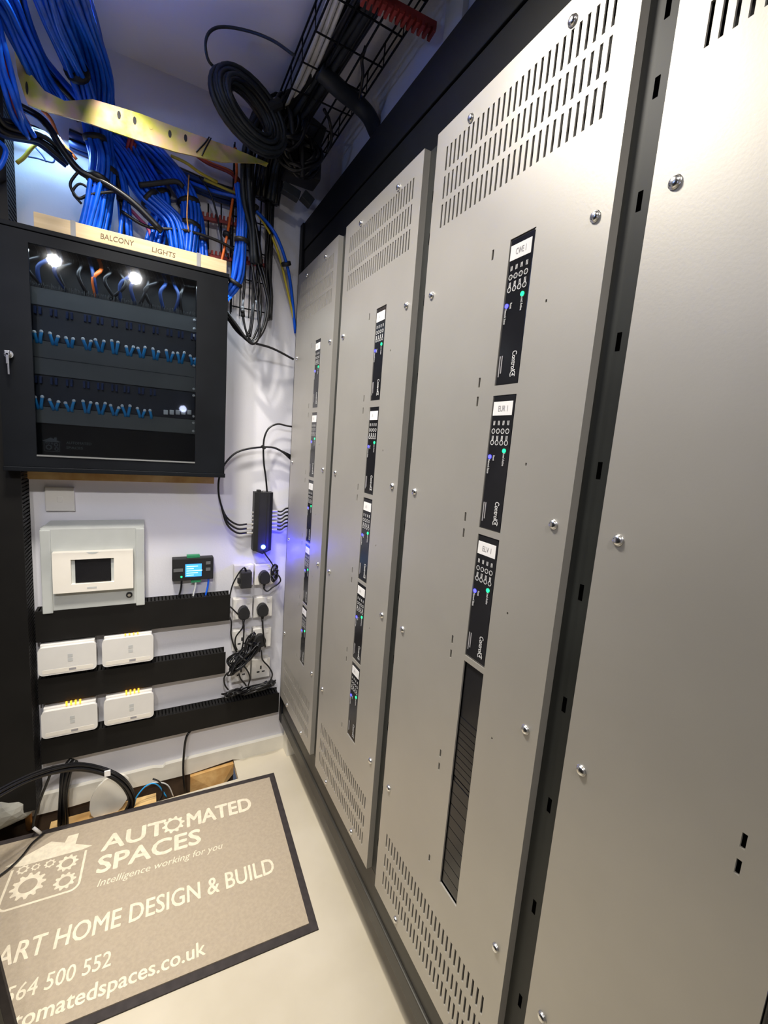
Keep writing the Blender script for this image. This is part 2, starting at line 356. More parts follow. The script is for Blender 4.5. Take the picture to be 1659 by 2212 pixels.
# ------------------------------------------------------------------ dimmer modules
def make_module(label_txt):
    t = thing('dimmer_module', 'x', 'module', (XP,0,0), 'black dimmer modules in the silver panels')
    x0 = XP+.002
    b = MB(); b.box(x0,XG-.004,-.0505,.0505,-.2205,.2205,.004); b.build('faceplate', m_black, t)
    xf = x0-.0012
    tg = MB().box(xf,x0+.001,-.040,.046,.156,.200,.0).build('label_tag', m_tag, t)
    text(label_txt, 'lettering', .026, (xf,.022,.169), (0,-1,0), (0,0,1), m_ink, tg, lift=.0006, width=.042 if len(label_txt)>3 else .018)
    for z1_,z2_ in ((.106,.132),(.069,.084)):
        for k in range(4):
            y = .034-.0213*k
            MB().cyl((x0+.0005,y,z1_),(xf,y,z1_),.0055,n=10).build('button', m_blackm, t)
            MB().ring((xf-.0002,y,z1_),(0,1,0),(0,0,1),.0060,.0086,14).build('button_ring', m_inkw, t)
            b = MB()
            for q in range(2): b.quad((xf,y-.004+.005*q,z2_-.007),(xf,y-.001+.005*q,z2_-.007),(xf,y-.001+.005*q,z2_+.007),(xf,y-.004+.005*q,z2_+.007))
            b.build('lettering', m_inkw, t)
    MB().cyl((x0+.0005,-.025,.044),(xf-.001,-.025,.044),.0072,n=12).build('green_light', m_led_g, t)
    MB().cyl((x0+.0005,.038,.022),(xf-.001,.038,.022),.0072,n=12).build('blue_light', m_led_b, t)
    dn = (0,0,-1); rt = (0,-1,0)
    text('Load Active', 'lettering', .013, (xf,-.023,.036), dn, rt, m_inkw, t, lift=.0003, width=.040, off=.02)
    text('Reset', 'lettering', .012, (xf,.022,.027), dn, rt, m_inkw, t, lift=.0003, width=.017, off=.02)
    text('Network Status', 'lettering', .013, (xf,.043,.013), dn, rt, m_inkw, t, lift=.0003, width=.046, off=.02)
    for k in range(2): MB().quad((xf,.043-.009*k,-.130),(xf,.038-.009*k,-.130),(xf,.038-.009*k,-.195+.01*k),(xf,.043-.009*k,-.195+.01*k)).build('small_print', m_ink, t)
    text('Control', 'lettering', .027, (xf,-.014,-.122), dn, rt, m_inkw, t, lift=.0003, width=.058, off=.02)
    b = MB()
    cc = Vector((xf-.0003,-.023,-.192)); A = []; B = []
    for i in range(17):
        a = math.radians(50+260*i/16); d = Vector((0,math.sin(a),-math.cos(a)))
        A.append(b.bm.verts.new(cc+d*.0090)); B.append(b.bm.verts.new(cc+d*.0120))
    for i in range(16): b.bm.faces.new((A[i],A[i+1],B[i+1],B[i]))
    b.build('emblem', m_inkw, t)
    text('4', 'lettering', .018, (xf,-.018,-.188), dn, rt, m_inkw, t, lift=.0003, off=.03)
    return t
where_p = ['the farthest silver panel','the second panel from the back wall','the panel with the long black window']
ordn = ['top','second from top','middle','fourth from top','bottom']
protos = {}
def put_module(pi, zi, cy, z0, z1, label, txt):
    if txt not in protos:
        pr = make_module(txt); protos[txt] = pr
        pr.location = U(XP,cy,(z0+z1)/2); pr['label'] = label; return pr
    return copy_tree(protos[txt], (XP,cy,(z0+z1)/2), label)
cyp = [2.905,2.003,1.085,.165]
for pi in range(4):
    for zi,(z0,z1) in enumerate(MODZ):
        if pi == 2 and zi > 2: continue
        if pi == 3: lab = 'black dimmer module in the nearest panel, %s of its column' % ordn[zi]
        elif pi == 2: lab = 'black dimmer module with %s label, %s of three above the long black window' % (('CWE 1','EUR 1','ELV 1')[zi], ('top','middle','lowest')[zi])
        else: lab = 'black dimmer module, %s of five in %s' % (ordn[zi], where_p[pi])
        txt = ('CWE 1','EUR 1','ELV 1')[zi] if pi == 2 else 'A 1'
        put_module(pi, zi, cyp[pi], z0, z1, lab, txt)
# ribbed blanks in the long window
for k,(z0,z1) in enumerate(((-1.198,-.742),(-1.661,-1.203))):
    t = thing('blank_module', 'glossy black ribbed blank plate, %s of two in the long window' % ('upper','lower')[k], 'blank plate', (XP,1.085,z0), 'ribbed blank plates')
    MB().box(XP+.010,XG-.004,1.035,1.135,z0,z1).build('faceplate', m_black, t)
    nr = 9; zs_ = z0+.004; dz = ((z1-z0)*(.52 if k==0 else .96))/nr
    for j in range(nr): MB().box(XP+.0075,XP+.0099,1.037,1.133,zs_+j*dz+.0016,zs_+(j+1)*dz-.0016).build('rib', m_black, t)
# ------------------------------------------------------------------ wall cabinet with glass door
YC = 3.25; cx0,cx1,cz0,cz1 = -.725,.478,-.300,1.040
wx0,wx1,wz0,wz1 = -.573,.286,-.202,.957
cab = thing('wall_cabinet', 'black wall cabinet with smoked glass door over the consumer unit', 'cabinet', (0,3.4,cz0))
MB().box(cx0,cx1,YB-.012,YB-.002,cz0,cz1).build('back_panel', m_frame, cab)
MB().box(cx0,cx0+.012,YC+.022,YB-.012,cz0,cz1).build('side_panel', m_frame, cab)
MB().box(cx1-.012,cx1,YC+.022,YB-.012,cz0,cz1).build('side_panel', m_frame, cab)
MB().box(cx0-.006,cx1+.006,YC-.004,YB-.002,cz1-.02,cz1+.006,.003).build('top_panel', m_frame, cab)
MB().box(cx0-.006,cx1+.006,YC-.004,YB-.002,cz0-.006,cz0+.022,.004).build('bottom_panel', m_frame, cab)
d = MB(); 
for a in ((cx0,wx0,cz0+.024,cz1-.024),(wx1,cx1,cz0+.024,cz1-.024),(wx0,wx1,wz1,cz1-.024),(wx0,wx1,cz0+.024,wz0)): d.box(a[0],a[1],YC,YC+.02,a[2],a[3])
door = d.build('door', m_frame, cab)
MB().box(wx0+.001,wx1-.001,YC+.006,YC+.010,wz0+.001,wz1-.001).build('glass_pane', m_glass, door)
MB().box(wx0,wx1,YC-.004,YC-.0002,wz0-.012,wz0-.003).build('door_lip', m_rack, door)
lk = MB().cyl((-.675,YC-.001,.345),(-.675,YC-.022,.345),.021,n=18).cyl((-.675,YC-.022,.345),(-.675,YC-.035,.345),.014,.011,n=14).build('lock', m_screw, door, smooth=False)
MB().box(-.684,-.668,YC-.052,YC-.045,.290,.350,.003).box(-.690,-.664,YC-.052,YC-.034,.335,.362,.004).box(-.677,-.669,YC-.050,YC-.047,.235,.292).build('key', m_screw, cab)
# rack contents
YI = 3.33
def zpx(px,py,y=YI): return ony(px,py,y).z
rz = [zpx(76,v) for v in (619,658,733,808,876,913,978)]
rows = [('blank_plate',rz[0]+.0,rz[1]),('patch_panel',rz[1],rz[2]),('cable_manager',rz[2],rz[3]),('patch_panel',rz[3],rz[4]),('blank_plate',rz[4],rz[5])]
MB().box(-.64,-.59,YI-.004,YI+.01,cz0+.03,cz1-.04).build('rack_rail', m_frame, cab)
rail = MB().box(.287,.335,YI-.004,YI+.01,cz0+.03,cz1-.04).build('rack_rail', m_frame, cab)
MB().box(cx0+.013,cx1-.013,YB-.10,YB-.09,cz0+.03,cz1-.03).build('inner_back', m_blackm, cab)
names_r = ['grey blank rack plate topmost behind the smoked glass','upper patch panel with twelve pairs of pale blue plugs behind glass','wide grey rack plate between the two plug rows','lower patch panel with nine pairs of pale blue plugs and a lit end','grey rack plate directly under the lower plug row']
pcs = []
for k,(nm,za,zb) in enumerate(rows):
    zt, zl = max(za,zb)-.002, min(za,zb)+.002
    t = thing(nm, names_r[k], 'rack plate' if 'patch' not in nm else 'patch panel', (-.15,YI,zl))
    if nm != 'patch_panel':
        MB().box(-.62,.300,YI-.006,YI,zl,zt,.001).build('plate', m_rack, t)
        if k == 2: MB().box(-.60,.280,YI-.0075,YI-.0065,(zl+zt)/2-.002,(zl+zt)/2+.002).build('seam', m_blackm, t)
    else:
        MB().box(-.62,.300,YI+.004,YI+.01,zl,zt,.001).build('plate', mat('navy_plate_%d'%k,(.012,.018,.035),.4,noise=.2), t)
    for z in (zl+.02,zt-.02):
        MB().cyl((.279,YI-.007,z),(.279,YI-.011,z),.0085,n=12).dome((.279,YI-.011,z),(0,-1,0),.0085,.004).build('screw', m_screw if False else m_tag, t)
    pcs.append((t,zl,zt))
xs1 = [ony(px,730,YI).x for px in (84,118,152,190,217,248,279,306,336,366,390,418)]
xs2 = [ony(px,870,YI).x for px in (86,119,152,188,218,248,274,305,330)]
def plugs(root, xs, zb, ztop):
    for i,x in enumerate(xs):
        for sgn in (-1,1):
            if root is pcs[3][0] and i == 8 and sgn == 1: continue
            h = random.uniform(.030,.055); a = sgn*random.uniform(.002,.012)
            p0 = Vector((x+sgn*.009,YI-.016,zb-.006)); p1 = p0+Vector((a+sgn*.004,-.006,h))
            c_ = MB().tube([p0-Vector((0,-.012,.012)),p0,(p0+p1)/2+Vector((0,-.004,0)),p1],.0085,8,3).build('patch_plug', m_plug, root, smooth=True)
            MB().dome(p1,(0,-.25,1),.0100,.013,10).build('plug_tip', m_tip, c_, smooth=True)
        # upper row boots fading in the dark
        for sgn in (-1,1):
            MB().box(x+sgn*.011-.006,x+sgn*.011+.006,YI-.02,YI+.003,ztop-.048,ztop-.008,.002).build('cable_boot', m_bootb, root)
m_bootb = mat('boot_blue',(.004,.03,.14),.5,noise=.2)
plugs(pcs[1][0], xs1, pcs[1][1], pcs[1][2]); plugs(pcs[3][0], xs2, pcs[3][1], pcs[3][2])
for px in (358,371,384,396,409):
    q = ony(px,891,YI-.012); MB().box(q.x-.013,q.x+.013,YI-.02,YI+.003,q.z-.014,q.z+.016,.003).build('white_plug', m_tip, pcs[3][0])
area('cabinet_fill', (-.15,YC+.045,.93), .75, .9, (.75,.88,1.0), (-.15,YI,-.1), 'RECTANGLE', .02)  # unseen fill added inside the cabinet to brighten the plugs
# loose leads at the top inside of the cabinet
t = thing('lead_bunch', 'bunch of dark leads across the top inside the glass cabinet', 'cables', (-.1,YI,.86))
for k in range(16):
    x = -.56+.05*k; mm = (m_cable,m_bootb,m_bootb,m_cable)[k%4] if k not in (6,) else m_orange
    z = .80+.01*math.sin(k)
    MB().tube([(x,YI+.05,1.0),(x+.02,YI+.02,.93),(x+.05*random.uniform(-1,1),YI,.86),(x+.06*random.uniform(-1,1),YI+.02,rz[0]+.01)],.011,7,4).build('cable', mm, t, smooth=True)
b = MB()
for k in range(110):
    x = -.60+.0081*k; b.cyl((x,YI-.004,rz[0]+.002),(x+random.uniform(-.004,.004),YI-.012,rz[0]+random.uniform(.012,.03)),.0022,n=5)
t = b.build('brush_strip', m_rack); tag(t,'bristle brush strip along the top rack plate','brush strip',kind='stuff')
# faint maker's mark low in the cabinet: gear-in-house emblem and two lines
t = thing('cabinet_plate','black plate with a faint house emblem at the bottom inside the glass cabinet','rack plate',(-.2,YI,-.2))
MB().box(-.62,.30,YI+.0,YI+.006,-.235,pcs[4][1]-.006).build('plate', m_frame, t)
m_faint = mat('faint_ink',(.10,.11,.12),.5,noise=.05)
# ------------------------------------------------------------------ gear and logo shapes on a plane
def gear_mesh(b, c, ex, ey, r0, r1, r2, teeth, lift=None):
    n = teeth*4; A = []; B = []
    for i in range(n):
        a = 2*PI*i/n; R_ = r2 if i%4 in (0,1) else r1
        d = Vector(ex)*math.cos(a)+Vector(ey)*math.sin(a)
        A.append(b.bm.verts.new(Vector(c)+d*r0)); B.append(b.bm.verts.new(Vector(c)+d*R_))
    for i in range(n): b.bm.faces.new((A[i],B[i],B[(i+1)%n],A[(i+1)%n]))
def poly(b, P): b.bm.faces.new([b.bm.verts.new(Vector(p)) for p in P])
def band(b, P, w, to3):                                     # stroke a 2D polyline
    n = len(P); L = []; Rr = []
    for i in range(n):
        d = (P[min(i+1,n-1)][0]-P[max(i-1,0)][0], P[min(i+1,n-1)][1]-P[max(i-1,0)][1]); l = math.hypot(*d); nx,ny = -d[1]/l, d[0]/l
        L.append(b.bm.verts.new(to3(P[i][0]+nx*w/2,P[i][1]+ny*w/2))); Rr.append(b.bm.verts.new(to3(P[i][0]-nx*w/2,P[i][1]-ny*w/2)))
    for i in range(n-1): b.bm.faces.new((L[i],L[i+1],Rr[i+1],Rr[i]))
def logo(b, to3, ex, ey, s, ox, oy):                        # coordinates as measured on the doormat
    T = lambda u,v: to3(ox+(u+1.46)*s, oy+(v+.34)*s)
    poly(b,[T(-1.705,-.235),T(-1.49,-.125),T(-1.41,-.165),T(-1.40,-.115),T(-1.34,-.115),T(-1.345,-.20),T(-1.245,-.25),T(-1.30,-.262),T(-1.62,-.262)])
    arc = lambda cx_,cy_,r,a0,a1: [(cx_+r*math.cos(math.radians(a0+(a1-a0)*i/6)),cy_+r*math.sin(math.radians(a0+(a1-a0)*i/6))) for i in range(7)]
    P = [(-1.655,-.275)]+arc(-1.615,-.50,.045,180,270)+arc(-1.32,-.50,.045,270,360)+[(-1.275,-.275)]
    band(b,[(ox+(u+1.46)*s,oy+(v+.34)*s) for u,v in P],.013*s,to3)
    for (u,v,r,k) in ((-1.545,-.42,.088,12),(-1.365,-.335,.058,10),(-1.355,-.465,.058,10),(-1.462,-.302,.030,8),(-1.535,-.298,.024,8),(-1.600,-.292,.032,8)):
        gear_mesh(b, T(u,v), ex, ey, r*.52*s, r*.78*s, r*s, k)
b = MB(); logo(b, lambda u,v: Vector((u,YI-.001,v)), (1,0,0),(0,0,1), .20, -.51,-.145); b.build('emblem', m_faint, t)
text('AUTOMATED', 'lettering', .022, (-.44,YI-.001,-.135), (1,0,0),(0,0,1), m_faint, t, width=.13, off=.02); text('SPACES', 'lettering', .022, (-.44,YI-.001,-.165), (1,0,0),(0,0,1), m_faint, t, width=.085, off=.02)
# wooden backing batten below the cabinet, and the plank lying on it
tag(MB().box(-.80,.445,YB-.03,YB-.002,-.380,-.300).build('backing_batten', m_ply),'pale timber batten on the wall just below the black cabinet','batten')
pk = thing('wooden_plank','pine plank marked BALCONY LIGHTS lying on top of the black cabinet','plank',(0,YC+.05,1.047))
ptl = ony(72,460,YC+.005); ptr = ony(490,552,YC+.005)
ang = math.atan2(ptr.z-ptl.z, ptr.x-ptl.x)*0+.0
MB().box(ptl.x,ptr.x,YC+.004,YC+.045,1.047,1.125,.003).build('board', m_wood, pk)
for px in (158,430):
    x = ony(px,500,YC).x; MB().box(x-.012,x+.012,YC+.001,YC+.048,1.0465,1.128).build('tape_band', m_tape, pk)
text('BALCONY', 'lettering', .042, (-.235,YC+.0035,1.070),(1,0,.02),(0,0,1), m_inkd, pk, width=.17, shear=.1, off=.006)
text('LIGHTS', 'lettering', .040, (.03,YC+.0035,1.068),(1,0,-.03),(0,0,1), m_inkd, pk, width=.13, shear=.1, off=.006)
# ------------------------------------------------------------------ consumer unit
YU = 3.45
fu = thing('consumer_unit','grey and cream consumer unit with a dark window under the black cabinet','fuse box',(-.32,YU,-1.26))
MB().box(-.612,-.02,YU,YB-.002,-1.262,-.685,.012).build('body', m_fuse, fu)
MB().prism([(-.605,YU+.002,-.69),(-.565,YB-.012,-.655),(-.022,YB-.012,-.655),(-.022,YU+.002,-.69)],(0,0,.0012)).build('top_slope', m_fuse, fu)
MB().box(-.612,-.555,YU-.008,YU+.02,-1.266,-.70,.006).build('edge_trim', m_fuse, fu)
MB().box(-.075,-.02,YU-.008,YU+.02,-1.266,-.70,.006).build('edge_trim', m_fuse, fu)
cv = MB()
for a in ((-.545,-.446,-1.118,-.845),(-.204,-.09,-1.118,-.845),(-.446,-.204,-.893,-.845),(-.446,-.204,-1.118,-1.062)): cv.box(a[0],a[1],YU-.05,YU,a[2],a[3])
cvo = cv.build('cover', m_cream, fu)
MB().box(-.446,-.204,YU-.030,YU-.001,-1.062,-.893).build('window_surround', m_fuse, fu)
MB().box(-.425,-.222,YU-.036,YU-.0305,-1.058,-.897,.002).build('window', m_black, fu)
b = MB(); b.prism([(-.36,YU-.0515,-.845),(-.345,YU-.0515,-.855),(-.325,YU-.0515,-.858),(-.305,YU-.0515,-.855),(-.29,YU-.0515,-.845)],(0,.001,0)); b.build('finger_notch', m_fuse, fu)
MB().box(-.360,-.305,YU-.0512,YU-.0502,-1.098,-1.086).build('maker_mark', m_clearw, fu)
MB().cyl((-.117,YU-.002,-1.180),(-.117,YU-.012,-1.180),.020,n=18).build('key_lock', m_blackm, fu)
MB().cyl((-.117,YU-.012,-1.180),(-.117,YU-.016,-1.180),.010,n=14).build('lock_core', m_screw, fu)
# switch plate above it
sw = thing('switch_plate','plain white square switch plate high on the wall above the consumer unit','switch',(-.51,3.52,-.59))
MB().box(-.590,-.430,YB-.022,YB-.002,-.590,-.430,.006).build('plate', m_white, sw); MB().box(-.525,-.495,YB-.027,YB-.022,-.53,-.49,.003).build('rocker', m_white, sw)
# ------------------------------------------------------------------ small controller with lit screen
ct = thing('controller','small black controller with a glowing blue screen between consumer unit and sockets','controller',(.30,3.5,-1.12))
MB().box(.160,.448,YB-.07,YB-.002,-1.118,-.945,.006).build('case', m_blackm, ct)
MB().box(.248,.362,YB-.0745,YB-.0705,-1.088,-.990).build('screen', m_lcd, ct)
b = MB()
for k in range(5): b.quad((.256,YB-.0755,-1.078+.017*k),(.256+.05+.03*((k*7)%3),YB-.0755,-1.078+.017*k),(.256+.05+.03*((k*7)%3),YB-.0755,-1.072+.017*k),(.256,YB-.0755,-1.072+.017*k))
b.build('screen_text', m_lcdw, ct)
MB().box(.168,.232,YB-.0735,YB-.0705,-1.045,-1.02).build('name_strip', m_rack, ct)
MB().box(.26,.35,YB-.06,YB-.02,-.945,-.925,.002).build('terminal_block', m_greenp, ct)
MB().box(.29,.36,YB-.06,YB-.02,-1.140,-1.118,.002).build('terminal_block', m_greenp, ct)
MB().cyl((.222,YB-.0705,-1.085),(.222,YB-.074,-1.085),.007,n=10).build('green_light', m_led_g, ct)
for k in range(2): MB().box(.392,.425,YB-.0735,YB-.0705,-1.0-.05*k,-.975-.05*k,.002).build('button', m_rack, ct)
for nm,x,mm,lab in (('cable',.225,m_cable,'thin black lead from the glowing controller down to the trunking'),('cable',.325,m_fuse,'grey lead from the glowing controller down to the trunking'),('cable',.415,m_blue,'blue lead from the glowing controller down to the trunking')):
    o = MB().tube([(x,YB-.05,-1.12),(x-.005,YB-.055,-1.18),(x-.018,YB-.06,-1.24),(x-.02,YB-.055,-1.29)],.007,8,5).build(nm, mm, smooth=True); tag(o,lab,'cable')
# ------------------------------------------------------------------ black slotted trunking
YT = 3.45
def hduct(x0,x1,z0,z1,label,tilt=0.):
    t = thing('cable_trunking',label,'trunking',((x0+x1)/2,YT,z0),'black slotted trunking')
    MB().box(x0,x1,YT,YT+.006,z0,z1,.002).build('cover', m_duct, t)
    MB().box(x0,x1,YB-.008,YB-.002,z0,z1).build('back', m_duct, t)
    n = int((x1-x0)/.0243)
    for zz in (z1-.004,z0):
        b = MB()
        for k in range(n):
            xa = x0+k*.0243; b.box(xa,xa+.0155,YT+.007,YB-.008,zz,zz+.004)
        o = b.build('slotted_side', m_duct, t); o['kind'] = 'stuff'
    MB().box(x0+.004,x1-.004,YT+.012,YB-.012,z0+.02,z1-.035).build('cable_fill', m_blackm, t)
    return t
hduct(-.655,.573,-1.462,-1.247,'top run of black slotted trunking under the consumer unit')
hduct(-.655,.548,-1.910,-1.728,'middle run of black slotted trunking between the white boxes')
hduct(-.655,1.0,-2.362,-2.180,'lowest black slotted trunking running the full width above the skirting')
t = thing('riser_trunking','tall black slotted trunking running up the left side of the back wall','trunking',(-.86,YT,-2.74))
MB().box(-1.12,-.672,YT-.10,YT-.09,-2.60,HC-.3).build('cover', m_duct, t); MB().box(-1.12,-.672,YB-.006,YB-.002,-2.60,HC-.3).build('back', m_duct, t)
b = MB()
for k in range(int((HC-.3+2.60)/.0243)):
    z = -2.60+k*.0243; b.box(-.676,-.672,YT-.089,YB-.007,z,z+.0155)
o = b.build('slotted_side', m_duct, t); o['kind'] = 'stuff'
MB().box(-1.10,-.69,YT-.08,YB-.01,-2.58,HC-.32).build('cable_fill', m_blackm, t)
MB().box(-1.12,-.676,YT-.10,YB-.002,-2.62,-2.601).build('end_cap', m_duct, t)
# ------------------------------------------------------------------ white wall boxes on the trunking gaps
def rrect(x0,x1,z0,z1,r,y,n=5):
    P = []
    for cx_,cz_,a0 in ((x1-r,z1-r,0),(x0+r,z1-r,90),(x0+r,z0+r,180),(x1-r,z0+r,270)):
        for i in range(n+1): a = math.radians(a0+90*i/n); P.append((cx_+r*math.cos(a),y,cz_+r*math.sin(a)))
    return P
boxes = [(-.643,-.318,-1.690,-1.492,'white rounded box, upper left of the four on the trunking'),(-.284,.034,-1.690,-1.487,'white rounded box, upper right of the four on the trunking'),(-.640,-.320,-2.150,-1.952,'white rounded box with amber lights, lower left of the four on the trunking'),(-.281,.035,-2.145,-1.946,'white rounded box with amber lights, lower right of the four on the trunking')]
for k,(x0,x1,z0,z1,lab) in enumerate(boxes):
    t = thing('wiring_box',lab,'wiring box',((x0+x1)/2,YT,z0),'white rounded wiring boxes')
    MB().box(x0+.01,x1-.01,YT-.01,YB-.002,z0+.01,z1+.012,.004).build('body', m_white, t)
    MB().prism(rrect(x0,x1,z0,z1,.028,YT-.035),(0,.024,0)).build('front_cover', m_white, t)
    MB().prism(rrect(x0+.02,x1-.02,z0+.012,z0+.040,.008,YT-.0365),(0,.001,0)).build('marking_strip', m_cream, t)
    MB().box((x0+x1)/2+.005,(x0+x1)/2+.045,YT-.0372,YT-.0367,z0+.018,z0+.034).build('maker_mark', m_ink, t)
    b = MB(); 
    for q in range(2): b.box((x0+x1)/2,(x0+x1)/2+.028,YT-.0365,YT-.0355,z1-.085-.03*q,z1-.062-.03*q)
    b.build('printed_icon', m_clearw, t)
    if k != 0:
        for q in range(4):
            x = (x0+x1)/2-.02+.026*q; MB().box(x-.004,x+.006,YT-.02,YT-.01,z1+.012,z1+(.040 if k>1 else .02),.001).build('amber_light', m_led_a, t)
# ------------------------------------------------------------------ sockets and plugs
YS = YB-.075
def socket(x0,z0,label,w=.152,h=.172):
    t = thing('wall_socket',label,'socket',(x0+w/2,YS,z0),'white wall sockets by the frame')
    MB().box(x0+.004,x0+w-.004,YS+.012,YB-.002,z0+.004,z0+h-.004,.004).build('back_box', m_white, t)
    MB().box(x0,x0+w,YS,YS+.012,z0,z0+h,.005).build('faceplate', m_white, t)
    MB().box(x0+w*.70,x0+w*.84,YS-.005,YS,z0+h*.74,z0+h*.92,.002).build('rocker', m_white, t)
    for sx,sz,a,c in ((.5,.56,.006,.015),(.36,.34,.012,.006),(.64,.34,.012,.006)):
        MB().box(x0+w*sx-a,x0+w*sx+a,YS-.0008,YS+.001,z0+h*sz-c,z0+h*sz+c).build('pin_hole', m_blackm, t)
rowsz = [-1.195,-1.475,-1.745,-2.02]
rn = ['top row','second row','third row','lowest row']
for r,z in enumerate(rowsz):
    socket(.600+.0*r,z,'white single wall socket, left one in the %s' % rn[r]); socket(.762,z-.003,'white single wall socket, right one in the %s' % rn[r])
def plug(x,z,label,flat=False,s=1.):
    t = thing('mains_plug',label,'plug',(x,YS-.04,z-.06),'black mains plugs')
    P = [(x-.046*s,z+.012),(x-.040*s,z-.035),(x-.018*s,z-.048),(x+.018*s,z-.048),(x+.040*s,z-.035),(x+.046*s,z+.012),(x+.026*s,z+.050),(x,z+.060),(x-.026*s,z+.050)]
    b = MB(); b.prism([(p,YS-.062,q) for p,q in P],(0,.060,0))
    bmesh.ops.bevel(b.bm, geom=list(b.bm.edges), offset=.006, segments=2, affect='EDGES')
    b.build('body', m_blackm, t)
    MB().cyl((x,YS-.035,z-.045),(x,YS-.03,z-.098),.014,.007,n=12).build('strain_relief', m_cable, t)
    return t
plug(.832,-1.128,'black mains plug in the top right socket'); plug(.678,-1.412,'black mains plug in the second row left socket'); plug(.828,-1.404,'black mains plug in the second row right socket'); plug(.815,-1.67,'black mains plug half hidden behind the cord tangle')
ad = thing('power_adaptor','rectangular black power adaptor in the top left socket','adaptor',(.69,YS-.05,-1.19))
MB().box(.640,.725,YS-.08,YS-.001,-1.192,-1.058,.008).build('body', m_blackm, ad); MB().box(.622,.642,YS-.055,YS-.02,-1.155,-1.115,.003).build('side_clip', m_blackm, ad)
MB().cyl((.682,YS-.05,-1.058),(.676,YS-.05,-1.03),.010,.006,n=10).build('strain_relief', m_cable, ad)
def pxy(pts, y): 
    return [ony(a[0],a[1],a[2] if len(a)>2 else y) for a in pts]
def cable(pts, r, label, y=3.4, m=None, name='cable', group=None, sm=5, n=8, cat='cable'):
    o = MB().tube(pxy(pts,y), r, n, sm).build(name, m or m_cable, smooth=True); return tag(o,label,cat,group)
cable([(529,1230),(527,1226),(516,1238),(503,1262),(497,1285),(497,1292)],.0055,'thin black lead from the power adaptor looping left to the trunking',3.42)
cable([(570,1266),(571,1273),(578,1277),(590,1268),(600,1262),(606,1254),(603,1245),(598,1242)],.006,'black lead curling from the top right plug to the frame',3.42)
cable([(497,1310),(505,1318),(514,1327)],.006,'short black lead from the trunking to the second row left plug',3.43)
cable([(496,1333),(500,1345),(499,1370),(505,1395),(512,1410)],.006,'black lead dropping beside the trunking end into the tangle',3.42)
cable([(526,1340),(524,1356),(510,1375),(508,1392),(512,1404)],.006,'black lead from the left plug curving left into the tangle',3.40)
cable([(526,1340),(527,1360),(525,1390),(520,1410)],.006,'straight black lead from the left plug into the tangle',3.39)
cable([(567,1338),(568,1360),(571,1385),(573,1398)],.007,'black lead dropping from the right plug',3.40)
cable([(565,1405),(567,1425),(580,1440),(588,1455),(585,1468),(576,1480)],.006,'black lead bending right below the cord tangle',3.38)
cable([(492,1452),(484,1465),(486,1480),(493,1490)],.006,'black lead looping left of the lowest sockets',3.38)
cable([(516,1455),(520,1467),(528,1476),(532,1482)],.006,'black lead in the middle of the lowest sockets',3.38)
cable([(528,1440),(536,1452),(540,1466),(536,1482)],.006,'second black lead in front of the lowest sockets',3.37)
cable([(569,1186),(573,1197),(584,1212),(590,1222)],.0055,'power lead from the black splitter down beside the sockets',3.44)
def tangle(name, label, c, ax, ay, r, n, cy, wob=.12, rr=.0065, seed=1):
    rnd = random.Random(seed); t = thing(name,label,'cables',ony(c[0],c[1],cy))
    cc = ony(c[0],c[1],cy)
    for k in range(n):
        P = []
        f = rnd.uniform(.55,1.05); g = rnd.uniform(.45,1.15); ph = rnd.uniform(0,6.28); oy = rnd.uniform(-.03,.03)
        for i in range(10):
            a = 2*PI*i/10
            P.append(cc+Vector(ax)*(math.cos(a)*f*(1+wob*math.sin(2*a+ph)))+Vector(ay)*(math.sin(a)*g*(1+wob*math.cos(3*a+ph)))+Vector((0,oy+.02*math.sin(a*2+ph),0)))
        MB().tube(P,rr,7,3,closed=True).build('cable_loop', m_cable, t, smooth=True)
    MB().tube([cc-Vector(ay)*1.3*.9,cc-Vector((0,.035,0)),cc+Vector(ay)*.9],rr*1.3,7,4).build('tie', m_blackm, t, smooth=True)
    return t
tangle('cord_tangle','shiny black cord bundled and tied, hanging in front of the sockets',(528,1422),(.115,0,.115),(.035,0,-.028),0,11,3.36,seed=3)
tangle('cord_bundle','folded black cord leaning up to the third row sockets',(540,1388),(.030,0,.085),(.018,0,-.006),0,6,3.36,seed=5)
tangle('cord_coil','dark cord coil behind the tied bundle',(510,1425),(.07,0,.03),(-.01,0,.05),0,6,3.40,seed=9)
tangle('lead_coil','narrow hanging coil of black lead at the right edge of the sockets',(593,1238),(.008,0,.075),(.018,0,.0),0,5,3.42,seed=11)
tangle('cord_heap','black cords heaped on the lowest trunking at its left part',(503,1497),(.07,0,.012),(0,-.03,.022),0,8,3.42,seed=13)
tangle('cord_pile','black cords piled on the lowest trunking beside the frame',(558,1485),(.13,0,.022),(0,-.03,.028),0,12,3.42,seed=15)
# splitter with coax leads
sp = thing('splitter','tall dark splitter box with a bright blue light left of the frame','splitter',(.80,3.46,-.90))
x0,x1,z0,z1 = .738,.882,-.905,-.432
P = [(x0,YB-.02),(x0,YB-.09),(x0+.03,YB-.115),(x1-.03,YB-.115),(x1,YB-.09),(x1,YB-.02)]
MB().prism([(p,q,z0) for p,q in P],(0,0,z1-z0)).build('body', m_blackm, sp)
MB().box(x0+.03,x0+.034,YB-.119,YB-.1155,z0+.02,z1-.02).build('rib', m_blackm, sp); MB().box(x1-.05,x1-.046,YB-.119,YB-.1155,z0+.02,z1-.02).build('rib', m_blackm, sp)
MB().box(x0+.02,x0+.05,YB-.09,YB-.05,z1,z1+.018,.003).build('lug', m_blackm, sp); MB().box(x0+.06,x0+.095,YB-.09,YB-.05,z1,z1+.014,.003).build('connector', m_screw, sp)
MB().cyl((.812,YB-.115,-.868),(.812,YB-.124,-.868),.017,n=14).build('blue_light', m_led_bb, sp)
